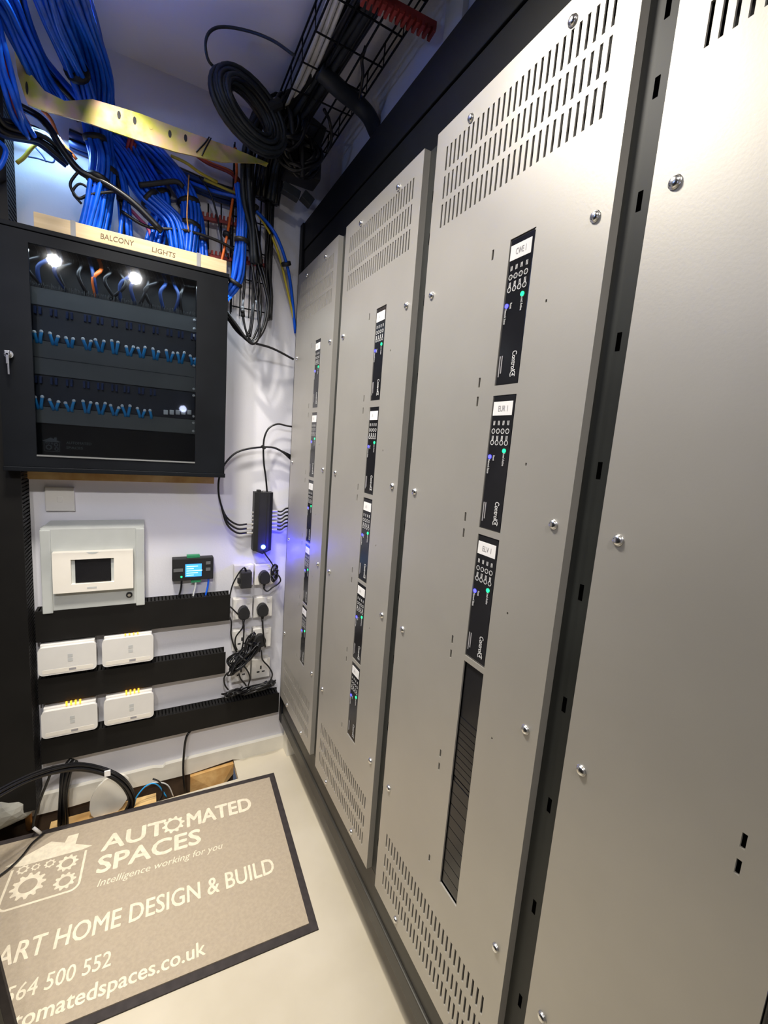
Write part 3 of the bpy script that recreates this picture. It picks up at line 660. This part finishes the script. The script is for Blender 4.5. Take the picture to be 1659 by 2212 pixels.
MB().prism([(x0+.02,YB-.11,z0),(x1-.02,YB-.11,z0),((x0+x1)/2,YB-.11,z0-.025)],(0,.08,0)).build('bottom_cap', m_blackm, sp)
bl = bpy.data.lights.new('splitter_glow','POINT'); bl.energy = .5; bl.color = (.015,.015,1); bl.shadow_soft_size = .008
bo = bpy.data.objects.new('splitter_glow', bl); C.objects.link(bo); bo.location = U(.905,3.33,-.87)
for k in range(7):
    z = -.585-.030*k
    if k < 6: MB().cyl((x1,YB-.07,z),(x1+.045,YB-.07,z),.009,n=8).build('connector', m_screw, sp)
    if k < 5: MB().cyl((x0,YB-.07,z-.01),(x0-.014,YB-.07,z-.01),.009,n=8).build('connector', m_screw, sp)
for k in range(6):
    z = -.585-.030*k
    o = MB().tube([(x1+.04,YB-.07,z),(x1+.075,YB-.075,z-.004),(x1+.11,YB-.07,z+.018),(x1+.145,YB-.06,z+.022)],.007,7,4).build('coax_lead', m_cable, smooth=True)
    tag(o,'short black coax lead from the right side of the splitter, %s of six' % ('topmost','second','third','fourth','fifth','lowest')[k],'cable','coax leads into the frame')
for k in range(3):
    z = -.690-.035*k
    MB().cyl((x0-.05,YB-.07,z),(x0-.002,YB-.07,z),.010,n=8).build('connector', m_screw, sp)
    q = ony(545,1130+10*k,YB-.07)
    P = [Vector((x0-.05,YB-.07,z))]+pxy([(512,1133+9*k),(490,1118+7*k),(478,1092),(472,1062),(474,1030),(486,1002),(510,978),(545,968),(585,966),(607,974),(628,984+4*k)],YB-.08-.008*k)
    o = MB().tube(P,.0075,8,4).build('coax_lead', m_cable, smooth=True); tag(o,'black coax lead arching over the splitter into its left side, %s of three' % ('top','middle','bottom')[k],'cable','arching coax leads')
cable([(577,1062),(574,1030),(570,1000),(569,965),(572,942),(582,924),(600,916),(620,920),(634,922)],.007,'single black coax lead rising from the splitter top and over to the frame',3.46)
tag(MB().tube(pxy([(566,962),(572,970)],3.44),.013,8,0).build('cable_tie', m_blackm),'black tie where the coax leads cross above the splitter','cable tie')
# ------------------------------------------------------------------ ceiling bracket of passivated zinc
yk = 3.12
def bracket():
    t = thing('zinc_bracket','iridescent yellow zinc bracket bar spanning above the cabinet','bracket',ony(350,290,yk))
    top = pxy([(36,0),(44,70),(50,120),(66,158),(96,196),(140,218),(200,214),(300,244),(400,282),(500,318),(580,352)],yk)
    bot = pxy([(20,0),(28,90),(38,160),(52,205),(60,225),(100,240),(180,262),(290,300),(380,328),(480,350),(560,352)],yk)
    b = MB(); n = len(top); F=[];
    for dy in (0,.010):
        F.append(([b.bm.verts.new(p+Vector((0,dy,0))) for p in top],[b.bm.verts.new(p+Vector((0,dy,0))) for p in bot]))
    for (T_,B_) in F:
        for i in range(n-1): b.bm.faces.new((T_[i],T_[i+1],B_[i+1],B_[i]))
    for k in (0,1):
        for i in range(n-1): b.bm.faces.new((F[0][k][i],F[0][k][i+1],F[1][k][i+1],F[1][k][i]))
    b.build('web', m_brass, t)
    b = MB(); lip=[p+Vector((0,.0,0)) for p in top[5:]]
    for i in range(len(lip)-1): b.quad(lip[i]+Vector((0,.011,0)),lip[i+1]+Vector((0,.011,0)),lip[i+1]+Vector((0,.06,.004)),lip[i]+Vector((0,.06,.004)))
    b.build('top_lip', m_brass, t)
    for px,py in ((257,248),(291,260),(367,289),(401,298)):
        c = ony(px,py,yk-.0015); MB().prism([(c.x+.009*math.cos(a)*(1),c.y,c.z+.020*math.sin(a)) for a in [2*PI*i/10 for i in range(10)]],(0,.001,0)).build('slot', m_blackm, t)
    c = ony(326,272,yk-.0015); MB().prism([(c.x+.011*math.cos(a),c.y,c.z+.018*math.sin(a)) for a in [2*PI*i/10 for i in range(10)]],(0,.001,0)).build('raised_boss', m_brass, t)
    c = ony(58,190,yk-.0015); MB().prism([(c.x+.006*math.cos(a),c.y,c.z+.030*math.sin(a)) for a in [2*PI*i/10 for i in range(10)]],(0,.001,0)).build('slot', m_blackm, t)
    q = ony(415,300,yk-.002); 
    MB().tube(pxy([(452,296),(440,312),(424,328)],yk-.004),.004,6,3).build('wire_tie', m_cable, t); MB().tube(pxy([(456,298),(446,316),(436,336)],yk-.004),.004,6,3).build('wire_tie', m_cable, t)
    return t
bracket()
# ------------------------------------------------------------------ cable bundles
def bundle(name, label, pts, R_, r, m, extra=(), ties=(), seed=0, y=None, cat='cables', sm=3, n=6):
    """pts: points in author units; hex packed strands around the path"""
    rnd = random.Random(seed); offs = []
    k = int(R_/(2*r))+1
    for i in range(-k,k+1):
        for j in range(-k,k+1):
            u = (i+.5*(j%2))*2*r; v = j*1.74*r
            if math.hypot(u,v) <= R_-r*.4: offs.append((u,v))
    if not offs: offs = [(0,0)]
    t = thing(name,label,cat,pts[len(pts)//2]); P = spline(pts,4); L = len(P)
    # frames
    fr2 = []; a = None
    for i,p in enumerate(P):
        d = (P[min(i+1,L-1)]-P[max(i-1,0)]).normalized(); a = d.orthogonal().normalized() if a is None else (a-d*a.dot(d)).normalized(); fr2.append((a,d.cross(a)))
    for q,(u,v) in enumerate(offs):
        mm = m
        for (pm,prob) in extra:
            if rnd.random() < prob: mm = pm
        w1,w2 = rnd.uniform(0,6.28),rnd.uniform(.9,1.12)
        pts2 = [p+fr2[i][0]*(u*w2+r*.35*math.sin(i*.5+w1))+fr2[i][1]*(v*w2+r*.35*math.cos(i*.45+w1)) for i,p in enumerate(P)]
        MB().tube(pts2,r,n,0).build('cable', mm, t, smooth=True)
    for f in ties:
        i = int(f*(L-1)); p = P[i]; d = (P[min(i+1,L-1)]-P[max(i-1,0)]).normalized()
        MB().cyl(p-d*.012,p+d*.012,R_+r*.9,n=14).build('tie_wrap', m_blackm, t, smooth=True)
    return t
def pz(lst):      # (px,py,depth y) list
    return [ony(a,b_,c) for a,b_,c in lst]
bundle('cable_bundle','thick blue cable bundle rightmost of those falling from the ceiling',pz([(140,-70,2.35),(172,10,2.75),(200,90,3.1),(218,160,3.3),(224,215,3.40),(222,290,3.42),(226,370,3.42),(222,430,3.40),(208,515,3.37)]),.062,.0125,m_blue,seed=1,ties=(.62,.78))
bundle('cable_bundle','blue cable bundle with the black tie, second from the right at the ceiling',pz([(78,-60,2.45),(112,40,2.8),(146,110,3.05),(172,170,3.2),(188,230,3.30),(205,300,3.34),(216,350,3.34),(204,430,3.33),(186,510,3.33)]),.050,.0125,m_blue,((m_orange,.06),),seed=2,ties=(.36,.64,.82))
bundle('cable_bundle','blue cable bundle nearest the curved end of the zinc bracket',pz([(30,-40,2.8),(56,60,3.05),(86,128,3.2),(122,170,3.3),(160,215,3.36),(190,262,3.42),(235,330,3.45),(262,400,3.44),(272,520,3.40)]),.046,.0125,m_blue,((m_cable,.1),),seed=3,ties=(.6,))
bundle('cable_bundle','blue and pink cable bundle hugging the left photo edge above the bracket',pz([(-20,10,2.9),(-6,90,2.95),(8,150,3.0),(26,205,3.05),(40,250,3.2),(60,290,3.3)]),.045,.0125,m_blue,((m_pink,.22),),seed=4)
bundle('cable_bundle','blue cable bundle slanting left to right behind the bracket middle',pz([(200,268,3.46),(250,320,3.46),(285,370,3.45),(316,420,3.43),(350,455,3.42),(378,490,3.40),(392,552,3.38)]),.056,.0125,m_blue,seed=5,ties=(.55,))
bundle('cable_bundle','broad dark blue cable bundle below the bracket middle',pz([(300,300,3.48),(345,345,3.47),(385,390,3.46),(408,440,3.44),(410,490,3.42),(405,565,3.38)]),.060,.0125,m_blue,((m_orange,.03),),seed=6,ties=(.62,.8))
bundle('cable_bundle','blue cable bundle dropping behind the right part of the pine plank',pz([(375,370,3.49),(405,420,3.48),(428,470,3.46),(436,520,3.44),(440,585,3.40)]),.034,.0125,m_blue,seed=7,ties=(.75,))
bundle('cable_bundle','slim blue cable bundle between the two pale ties left of centre',pz([(240,330,3.42),(262,380,3.42),(268,430,3.40),(262,480,3.38),(262,530,3.36)]),.030,.0125,m_blue,((m_orange,.15),),seed=8,ties=(.5,))
bundle('cable_bundle','red and blue loose cables curving behind the plank middle',pz([(270,440,3.46),(300,470,3.45),(322,500,3.43),(330,550,3.40)]),.024,.011,m_pink,((m_blue,.4),),seed=9)
bundle('cable_bundle','blue cable bundle with two black wraps entering behind the cabinet corner',pz([(520,400,3.30),(524,450,3.28),(522,520,3.28),(517,570,3.30),(508,612,3.32),(478,652,3.36)]),.036,.0125,m_blue,seed=10,ties=(.42,.80))
bundle('cable_bundle','dark cable layer against the wall under the zinc bracket',pz([(150,300,3.50),(230,330,3.51),(300,352,3.51),(380,380,3.51),(450,405,3.50),(520,430,3.50)]),.050,.018,m_cable,((m_bootb,.5),),seed=50)
bundle('cable_bundle','deep blue cable bundle between the bracket holes and the plank',pz([(262,276,3.49),(300,340,3.49),(338,400,3.48),(352,440,3.47),(340,490,3.45),(330,540,3.42)]),.050,.0125,m_blue,seed=51,ties=(.5,))
bundle('cable_bundle','blue cable bundle filling the top left corner beside the bracket curve',pz([(-40,-60,2.6),(0,-10,2.8),(30,50,2.95),(58,110,3.05),(84,170,3.2),(120,220,3.3)]),.052,.0125,m_blue,seed=52)
bundle('cable_bundle','blue cable bundle seen through the gap beside the rightmost ceiling bundle',pz([(110,-60,2.5),(140,30,2.9),(166,110,3.2),(190,170,3.36),(204,230,3.46)]),.052,.0125,m_blue,seed=53)
bundle('cable_bundle','bright orange cable bundle dropping behind the right end of the plank',pz([(508,320,3.44),(510,380,3.43),(504,430,3.42),(494,490,3.40),(478,560,3.37),(470,600,3.37)]),.020,.009,m_orange,seed=11,ties=(.68,))
bundle('cable_bundle','blue cable run crossing from the bracket right to the black frame',pz([(410,392,3.44),(470,415,3.42),(520,432,3.40),(560,462,3.38),(596,505,3.35),(618,570,3.42),(630,640,3.49),(640,720,3.525)]),.026,.0115,m_blue,seed=12,ties=(.42,.72))
bundle('cable_bundle','yellow cable run beside the blue one towards the black frame',pz([(440,388,3.42),(490,408,3.41),(530,430,3.40),(580,500,3.40),(606,560,3.44),(622,630,3.49),(638,710,3.525)]),.014,.009,m_yellow,seed=13)
bundle('cable_bundle','green and yellow leads under the zinc bracket',pz([(370,336,3.40),(400,352,3.38),(430,372,3.38),(470,392,3.40)]),.014,.009,m_greenp,((m_yellow,.5),),seed=14)
bundle('cable_bundle','orange brown leads behind the bracket at its left end',pz([(90,238,3.40),(112,262,3.42),(130,300,3.46),(165,345,3.50)]),.022,.010,m_orange,((m_pink,.5),),seed=15)
bundle('cable_bundle','dark red leads hanging under the bracket centre',pz([(285,280,3.44),(284,310,3.44),(276,345,3.45)]),.024,.010,m_pink,((m_red,.7),),seed=16)
bundle('cable_bundle','red brown leads bunched right under the bracket end',pz([(420,330,3.46),(450,352,3.46),(500,372,3.46),(520,400,3.46)]),.024,.010,m_red,((m_orange,.3),),seed=17)
cable([(40,228),(95,262),(140,330),(176,372),(230,398),(290,440),(350,500)],.020,'thick black cable curving diagonally across the blue bundles',3.30,m_cable)
cable([(300,400),(340,396),(380,392),(396,404)],.016,'black strap wrapped around the dark blue bundle',3.36,m_blackm,'cable_strap')
cable([(260,455),(320,490),(400,498),(470,520),(520,548)],.010,'thin black cable running behind the plank to the orange bundle',3.36)
cable([(200,402),(176,372),(160,382),(152,402),(170,428),(196,420),(262,412)],.008,'black cable loop standing out left of the first blue bundle',3.30)
cable([(205,418),(178,398),(164,402),(158,418),(176,440)],.007,'smaller black cable loop under the first one',3.31)
cable([(408,378),(406,420),(404,470),(408,500)],.0045,'thin brown wire hanging down across the dark blue bundle',3.25,m_copper)
cable([(430,380),(455,420),(470,470),(480,520),(494,560)],.006,'thin black cable between plank end and red tray',3.40)
# top-left tangle of leads and yellow ties beyond the riser
o = MB().tube(pxy([(36,352),(52,340),(66,322),(80,310),(98,304)],3.42),.010,8,4).build('yellow_lead', m_yellow, smooth=True); tag(o,'bright yellow lead above the riser trunking at the left','cable')
for k,pp in enumerate(([(58,338),(80,342),(100,348),(116,350),(118,330),(114,316)],[(76,318),(92,336),(100,350)],[(84,308),(98,326),(104,312)],[(20,290),(50,300),(90,306),(130,308)])):
    cable(pp,.0045 if k<3 else .018,('thin dark lead hanging in a square loop against the lit wall','thin dark lead slanting inside the square loop','short dark lead above the square loop','thick dark cable along the top of the lit wall')[k],3.48,m_bootb if k<3 else m_cable)
bundle('cable_bundle','dark cable mass at the left photo edge below the bracket',pz([(-30,230,3.2),(0,270,3.25),(40,285,3.3),(90,300,3.36),(150,345,3.42)]),.050,.016,m_cable,((m_bootb,.3),),seed=18)
bundle('cable_bundle','blue cables with white ends at the left edge beside the riser',pz([(-30,300,3.2),(0,310,3.22),(14,330,3.25),(0,362,3.25),(-30,370,3.25)]),.024,.012,m_blue,((m_tip,.25),),seed=19)
# ------------------------------------------------------------------ red comb strips of the tray behind
def comb(a, b_, y, label, h=.045):
    p = ony(*a,y); q = ony(*b_,y); t = thing('red_comb',label,'comb strip',(p+q)/2,'red tray comb strips')
    d = (q-p); L = d.length; d.normalize(); up = Vector((0,0,1))
    MB().prism([p,q,q+up*h*.45,p+up*h*.45],(0,.03,0)).build('strip', m_red, t)
    n = int(L/.026)
    for k in range(n):
        c = p+d*(L*(k+.5)/n); MB().box(c.x-.006,c.x+.006,c.y-.004,c.y+.028,c.z+h*.42,c.z+h).build('tooth', m_red, t)
comb((425,470),(532,492),3.46,'upper dark red comb strip behind the orange cables'); comb((436,552),(586,578),3.46,'lower dark red comb strip behind the orange cables')
for k,px in enumerate((450,478,498)):
    cable([(px,440),(px,560)],.005,('left','middle','right')[k]+' vertical dark wire between the red comb strips',3.47,m_frame,'tray_wire',sm=0)
def comb2(px0,px1,z,label):
    p = onz(*px0,z); q = onz(*px1,z); t = thing('red_comb',label,'comb strip',(p+q)/2,'red tray comb strips'); d = (q-p); L = d.length; d.normalize(); s = Vector((-d.y,d.x,0))
    MB().prism([p-s*.02,q-s*.02,q+s*.02,p+s*.02],(0,0,.03)).build('strip', m_red, t)
    n = int(L/.028)
    for k in range(n):
        c = p+d*(L*(k+.5)/n); MB().prism([c-d*.007-s*.03,c+d*.007-s*.03,c+d*.007+s*.03,c-d*.007+s*.03],(0,0,-.022)).build('tooth', m_red, t)
comb2((780,-14),(938,70),1.93,'bright red comb strip across the ceiling tray at the top of the photo')
# ------------------------------------------------------------------ wire basket along the ceiling by the right wall
ZT = 2.0
tx = [.74,.86,.99,1.12]; wt = .0045
tr_ = thing('wire_basket','black wire basket tray under the ceiling beside the right wall','cable tray',(.93,2.0,ZT))
for k,x in enumerate(tx): MB().tube([(x,.6,ZT),(x,3.48,ZT)],wt*1.2,6,0).build('long_wire', m_frame, tr_)
for x in (.735,1.125):
    MB().tube([(x,.6,ZT+.06),(x,3.48,ZT+.06)],wt,6,0).build('side_wire', m_frame, tr_); MB().tube([(x,.6,ZT+.12),(x,3.48,ZT+.12)],wt*1.2,6,0).build('side_wire', m_frame, tr_)
for k in range(14):
    y = .75+.21*k; MB().tube([(.735,y,ZT+.12),(.74,y,ZT),(1.12,y,ZT),(1.125,y,ZT+.12)],wt,6,0).build('cross_wire', m_frame, tr_)
for k,y in enumerate((1.1,1.95,2.8)):
    t = thing('tray_hanger','threaded rod hanger of the ceiling tray, %s'%('near','middle','far')[k],'hanger',(.93,y,ZT),'tray hangers'); MB().cyl((1.135,y,ZT-.02),(1.135,y,HC-.001),.006,n=8).build('rod', m_screw, t)
bundle('cable_bundle','thick bundle of dark cables lying in the ceiling tray',[Vector(p) for p in ((.925,.9,ZT+.095),(.935,1.6,ZT+.095),(.92,2.2,ZT+.095),(.88,2.7,ZT+.09),(.83,3.1,ZT+.05),(.78,3.36,ZT-.10),(.75,3.44,ZT-.35))],.085,.018,m_hose,((m_cable,.5),),seed=21)
for k,(x,r) in enumerate(((.760,.014),(.790,.014),(.818,.012),(.775,.011))):
    zz = ZT+.03+(.028 if k == 3 else 0)
    o = MB().tube([(x,.8,zz),(x+.006,1.3,zz),(x-.004,1.7,zz),(x-.010,2.1,zz+.008),(x+.004,2.5,zz),(x+.008,2.8,zz),(x-.004,3.2,zz-.01),(x-.01,3.42,zz-.09)],r,8,5).build('flexible_conduit', m_conduit, smooth=True)
    tag(o,('outermost silver conduit along the left side of the ceiling tray','second silver conduit from the left side of the ceiling tray','third silver conduit, next to the dark cables in the tray','thin silver conduit lying on top of the other tray conduits')[k],'conduit')
# corrugated sleeve dropping over the tray edge
P = spline(pz([(690,150,2.65),(716,176,2.66),(742,200,2.68),(770,222,2.7),(796,250,2.7),(812,285,2.75)]),14)
o = MB().tube(P,lambda f: .046+.0035*math.sin(f*220),12,0).build('corrugated_sleeve', m_hose, smooth=True); tag(o,'grey corrugated sleeve crossing over the tray edge to the frame top','sleeve')
cable([(790,100,2.4),(782,130,2.45),(784,160,2.5),(780,190,2.55),(776,215,2.6)],.009,'dark cable hanging in an S beside the ceiling tray',2.5,m_cable)
cable([(700,236,2.9),(712,262,2.95),(716,300,3.0),(706,330,3.05)],.010,'dark cable dropping at the far end of the tray',3.0,m_cable)
# boxes and connectors clumped at the tray end
jb = thing('junction_box','black junction box clump at the far end of the ceiling tray','junction box',ony(655,370,3.25))
c = ony(652,355,3.25); MB().box(c.x-.115,c.x+.125,c.y-.05,c.y+.12,c.z-.085,c.z+.075,.012).build('body', m_blackm, jb)
c2 = ony(680,300,3.2); MB().box(c2.x-.06,c2.x+.05,c2.y-.04,c2.y+.08,c2.z-.07,c2.z+.09,.01,rot=Matrix.Rotation(.3,3,'Y')).build('upper_box', m_hose, jb)
c3 = ony(660,430,3.25); MB().box(c3.x-.03,c3.x+.05,c3.y-.03,c3.y+.03,c3.z-.03,c3.z+.03,.005,rot=Matrix.Rotation(.5,3,'Y')).build('connector', m_hose, jb)
c4 = ony(628,415,3.25); MB().box(c4.x-.06,c4.x+.06,c4.y-.03,c4.y+.03,c4.z-.03,c4.z+.03,.005,rot=Matrix.Rotation(.25,3,'Y')).build('connector', m_hose, jb)
tangle('cable_knot','dark knot of cables around the junction box at the tray end',(648,330),(.15,0,.03),(-.02,.0,.12),0,12,3.16,rr=.013,seed=21)
tangle('cable_knot','upper dark knot of cables where the tray meets the coil',(625,262),(.10,0,.06),(-.03,.0,.12),0,9,3.05,rr=.013,seed=23)
# vertical basket on the back wall
vb = thing('wall_basket','black wire basket running down the back wall behind the hanging cables','cable tray',(.67,3.52,.9))
for x in (.535,.60,.665,.73,.80): MB().tube([(x,YB-.035,1.95),(x,YB-.035,.86)],wt,6,0).build('long_wire', m_frame, vb)
for x in (.53,.805):
    for q in (.07,.10): MB().tube([(x,YB-q,1.95),(x,YB-q,.86)],wt,6,0).build('side_wire', m_frame, vb)
for k in range(6): z = .92+.2*k; MB().tube([(.53,YB-.10,z),(.535,YB-.035,z),(.80,YB-.035,z),(.805,YB-.10,z)],wt,6,0).build('cross_wire', m_frame, vb)
# ------------------------------------------------------------------ coil and hanging black cables
cc = ony(540,243,2.95); co = thing('cable_coil','coil of black cable hung at the right end of the zinc bracket','cable coil',cc)
rnd = random.Random(4)
for k in range(34):
    rr_ = .165+rnd.uniform(-.060,.035); ox,oz,oy = rnd.uniform(-.015,.015),rnd.uniform(-.015,.015),rnd.uniform(-.045,.045)
    MB().tube([cc+Vector((ox+rr_*1.12*math.cos(a)-.03*math.sin(a),oy+.08*math.cos(a),oz+rr_*.90*math.sin(a))) for a in [2*PI*i/14+k for i in range(14)]],.0125,7,2,closed=True).build('cable_loop', m_hose if k%3 else m_cable, co, smooth=True)
for a in (2.2,.6): MB().cyl(cc+Vector((.13*math.cos(a)*1.0,.03,.14*math.sin(a))),cc+Vector((.215*math.cos(a),.03,.235*math.sin(a))),.03,n=10).build('tie_wrap', m_blackm, co)
cable([(636,120,2.6),(590,88,2.7),(540,68,2.8),(486,58,2.85),(456,66,2.85),(444,92,2.85),(450,130,2.85),(470,150,2.88),(494,164,2.9)],.0075,'thin black cable looping out from the coil across the ceiling',2.9,m_hose)
hang = [[(600,200),(560,225),(540,265),(532,330),(530,420),(538,520),(548,600),(556,660),(560,720),(548,742),(532,732),(512,704),(486,668)],
 [(606,215),(566,240),(546,280),(540,340),(540,440),(550,540),(572,620),(580,660),(574,700),(560,728),(542,740),(520,718),(486,676)],
 [(596,240),(560,270),(548,330),(546,430),(556,540),(572,600),(577,650),(570,700),(556,730),(536,736),(512,710),(486,682)],
 [(560,300),(540,360),(528,460),(530,560),(528,620),(524,668),(530,710),(540,735)],
 [(566,300),(552,380),(548,480),(556,580),(563,640),(562,690),(550,725),(540,738)],
 [(560,500),(556,580),(549,640),(546,690),(540,728)],
 [(540,500),(546,600),(545,660),(540,710),(530,730)]]
for k,p in enumerate(hang):
    cable([(a,b_,3.30+.012*k) for a,b_ in p],.0105 if k<3 else .008,['black cable outermost left in the hanging loop right of the cabinet','black cable with the widest swing in the hanging loop right of the cabinet','black cable just inside the widest hanging loop','black cable with a lump dropping left in the hanging group','black cable down the middle of the hanging group','short black cable inside the hanging group','thin black cable ending at the knot of the hanging group'][k],3.3,group='black cables hanging right of the cabinet')
o = MB().dome(ony(524,672,3.32),(0,-1,0),.014,.016).tube(pxy([(523,662),(524,672),(525,684)],3.33),.014,8,2).build('cable_joint', m_blackm, smooth=True); tag(o,'black lump joint on the leftmost hanging cable','cable joint')
bundle('cable_bundle','thick black cable group from the hanging knot down to the frame side',pz([(486,680,3.34),(512,716,3.33),(545,738,3.33),(580,750,3.34),(612,765,3.38),(634,775,3.42)]),.016,.008,m_cable,seed=30)
bundle('cable_bundle','dark cable rope from the coil down behind the hanging loops',pz([(590,225,3.1),(556,262,3.15),(536,330,3.2),(534,430,3.25),(545,500,3.28),(552,570,3.30)]),.044,.015,m_hose,((m_cable,.4),),seed=31)
bundle('cable_bundle','black leads hanging in the wall basket right of the dark rope',pz([(580,420,3.42),(582,500,3.42),(578,580,3.42),(584,640,3.44),(582,690,3.44)]),.020,.008,m_cable,seed=32)
# ------------------------------------------------------------------ floor level cables
def fl(px,py,z=-ZF): return onz(px,py,z)
bundle('cable_bundle','black cable group arching over the floor opening at the left',pz([(-60,1745,2.9),(0,1712,3.0),(60,1682,3.1),(110,1664,3.2),(165,1656,3.28),(215,1664,3.30),(255,1680,3.28),(278,1706,3.30),(284,1736,3.33),(264,1768,3.34),(225,1795,3.34)]),.028,.009,m_cable,seed=40,n=7)
tag(MB().box(*(lambda c:(c.x-.018,c.x+.018,c.y-.04,c.y-.03,c.z-.02,c.z+.02))(ony(233,1663,3.28))).build('cable_label', m_tag),'small white label on the black cable group above the opening','label')
bundle('cable_bundle','black cables dropping from the lowest trunking into the floor opening',pz([(160,1640,3.47),(146,1662,3.44),(140,1690,3.42),(136,1730,3.42),(136,1780,3.42),(136,1830,3.42)]),.040,.011,m_cable,seed=41)
bundle('cable_bundle','black cable run leaving the lowest trunking into the board gap',pz([(416,1575,3.50),(404,1590,3.48),(398,1612,3.47),(396,1650,3.46),(398,1690,3.44),(402,1725,3.42)]),.020,.009,m_cable,seed=42)
cable([(115,1655,3.3),(102,1690,3.3),(86,1730,3.3),(74,1770,3.28),(72,1790,3.28)],.008,'single black lead slanting down at the left of the opening',3.3)
cable([(330,1682,3.4),(345,1690,3.38),(352,1712,3.36),(340,1735,3.34),(318,1750,3.33)],.006,'thin black lead curling right of the arching cables',3.35)
cable([(360,1722,3.4),(340,1695,3.4),(318,1696,3.4),(296,1720,3.4),(290,1740,3.4)],.005,'light blue lead lying in the floor opening',3.4,m_plug)
cable([(375,1722,3.42),(362,1696,3.42),(336,1690,3.42),(312,1700,3.42)],.005,'second light blue lead at the edge of the floor opening',3.42,m_conduit)
q = [fl(96,1808),fl(70,1830),fl(48,1858),fl(20,1885),fl(-20,1915)]
o = MB().tube([p+Vector((0,0,.03)) for p in q],.006,7,5).build('cable', m_cable, smooth=True); tag(o,'thin black lead lying over the top left of the doormat','cable')
o = MB().tube(pxy([(72,1788),(80,1794),(88,1800)],3.27),.010,8,0).build('lead_connector', m_tag, smooth=True); tag(o,'small white connector on the lead at the back left doormat edge','connector')
o = MB().tube(pxy([(58,1700),(60,1740),(64,1790)],3.44),.020,10,3).build('copper_pipe', m_copper, smooth=True); tag(o,'copper brown pipe standing in the opening at the left','pipe')
bgc = ony(20,1735,3.42); b = MB(); r_ = bmesh.ops.create_icosphere(b.bm, subdivisions=3, radius=.14)
rnd = random.Random(8)
for v in r_['verts']: v.co = Vector((v.co.x*1.15,v.co.y*.55,v.co.z*.9))*(1+.10*math.sin(v.co.x*40)*math.cos(v.co.z*33))+Vector((bgc.x-.02,bgc.y-.02,bgc.z-.02))
tag(b.build('plastic_bag', m_bag),'crumpled grey plastic bag in the left corner of the opening','bag')
# ------------------------------------------------------------------ doormat
ma = math.radians(-2.9); eu = Vector((math.cos(ma),math.sin(ma),0)); ev = Vector((-math.sin(ma),math.cos(ma),0)); TR = Vector((.923,3.245,0))
def mt(u,v,z=0.): p = TR+eu*u+ev*v; return Vector((p.x,p.y,H0+z))
MW,MH = 1.84,1.29
dm = thing('doormat','tan doormat with cream AUTOMATED SPACES print and a dark border','doormat',mt(-MW/2,-MH/2))
MB().prism([mt(-MW,-MH),mt(0,-MH),mt(0,0),mt(-MW,0)],(0,0,.008)).build('rubber_border', m_rubber, dm)
MB().prism([mt(-MW+.045,-MH+.045,.0081),mt(-.045,-MH+.045,.0081),mt(-.045,-.045,.0081),mt(-MW+.045,-.045,.0081)],(0,0,.006)).build('pile', m_matt, dm)
zt = .0146
def mtext(s,u,v,size,width,off=0.,shear=0.): return text(s,'lettering',size,mt(u,v,zt),eu,ev,m_matw,dm,off=off,width=width,shear=shear)
mtext('AUT',-1.185,-.318,.172,.375,.026)
b = MB(); gear_mesh(b, mt(-.758,-.262,zt), eu, ev, .040,.056,.072,10); b.build('gear_print', m_matw, dm)
mtext('MATED',-.668,-.318,.172,.44,.026)
mtext('SPACES',-1.190,-.480,.172,.60,.026)
mtext('Intelligence working for you',-1.175,-.575,.068,.72,0.,.25)
mtext('SMART HOME DESIGN & BUILD',-1.715,-.868,.155,1.55,.012)
mtext('01564 500 552',-1.575,-1.062,.112,.525,.008)
mtext('www.automatedspaces.co.uk',-1.745,-1.188,.105,1.145,.016)
b = MB(); logo(b, lambda u,v: mt(u,v,zt), eu, ev, 1.0, -1.46, -.34); b.build('emblem', m_matw, dm)
# leaning grey cover panel at the lower left
t = thing('leaning_panel','grey metal panel with a dark edge leaning at the bottom left corner','panel',(-.75,1.9,H0+.004))
for (o0,o1,mm,nm) in ((-.60,-.03,m_base,'sheet'),(-.0295,0.,m_rubber,'edge_strip')):
    P = [(-.446+o1,1.9,H0+.004),(-.446+o0,1.9,H0+.004),(-.62+o0,1.9,-1.2),(-.62+o1,1.9,-1.2)]
    MB().prism(P,(0,.02,0)).build(nm, mm, t)
# ------------------------------------------------------------------ ceiling light fittings (behind the viewer and overhead)
for i,(x,y,z,p,c,s,sp_,aim) in enumerate(DOWN):
    t = thing('downlight',('downlight behind the viewer on the right','downlight behind the viewer on the left','downlight behind the viewer, nearest of the three there','downlight nearest the back wall','downlight above the viewer')[i],'ceiling light',(x,y,HC-.02),'recessed downlights')
    MB().ring((x,y,HC-.012),(1,0,0),(0,1,0),s/S/2+.005,s/S/2+.04,24).build('bezel', m_white, t)
# pale conduit box at the right wall edge
b = MB(); b.box(XR-.03,XR-.001,1.86,2.0,1.6,HC-.001); tag(b.build('wall_conduit', m_trim),'pale vertical conduit box on the right wall above the frame','conduit')
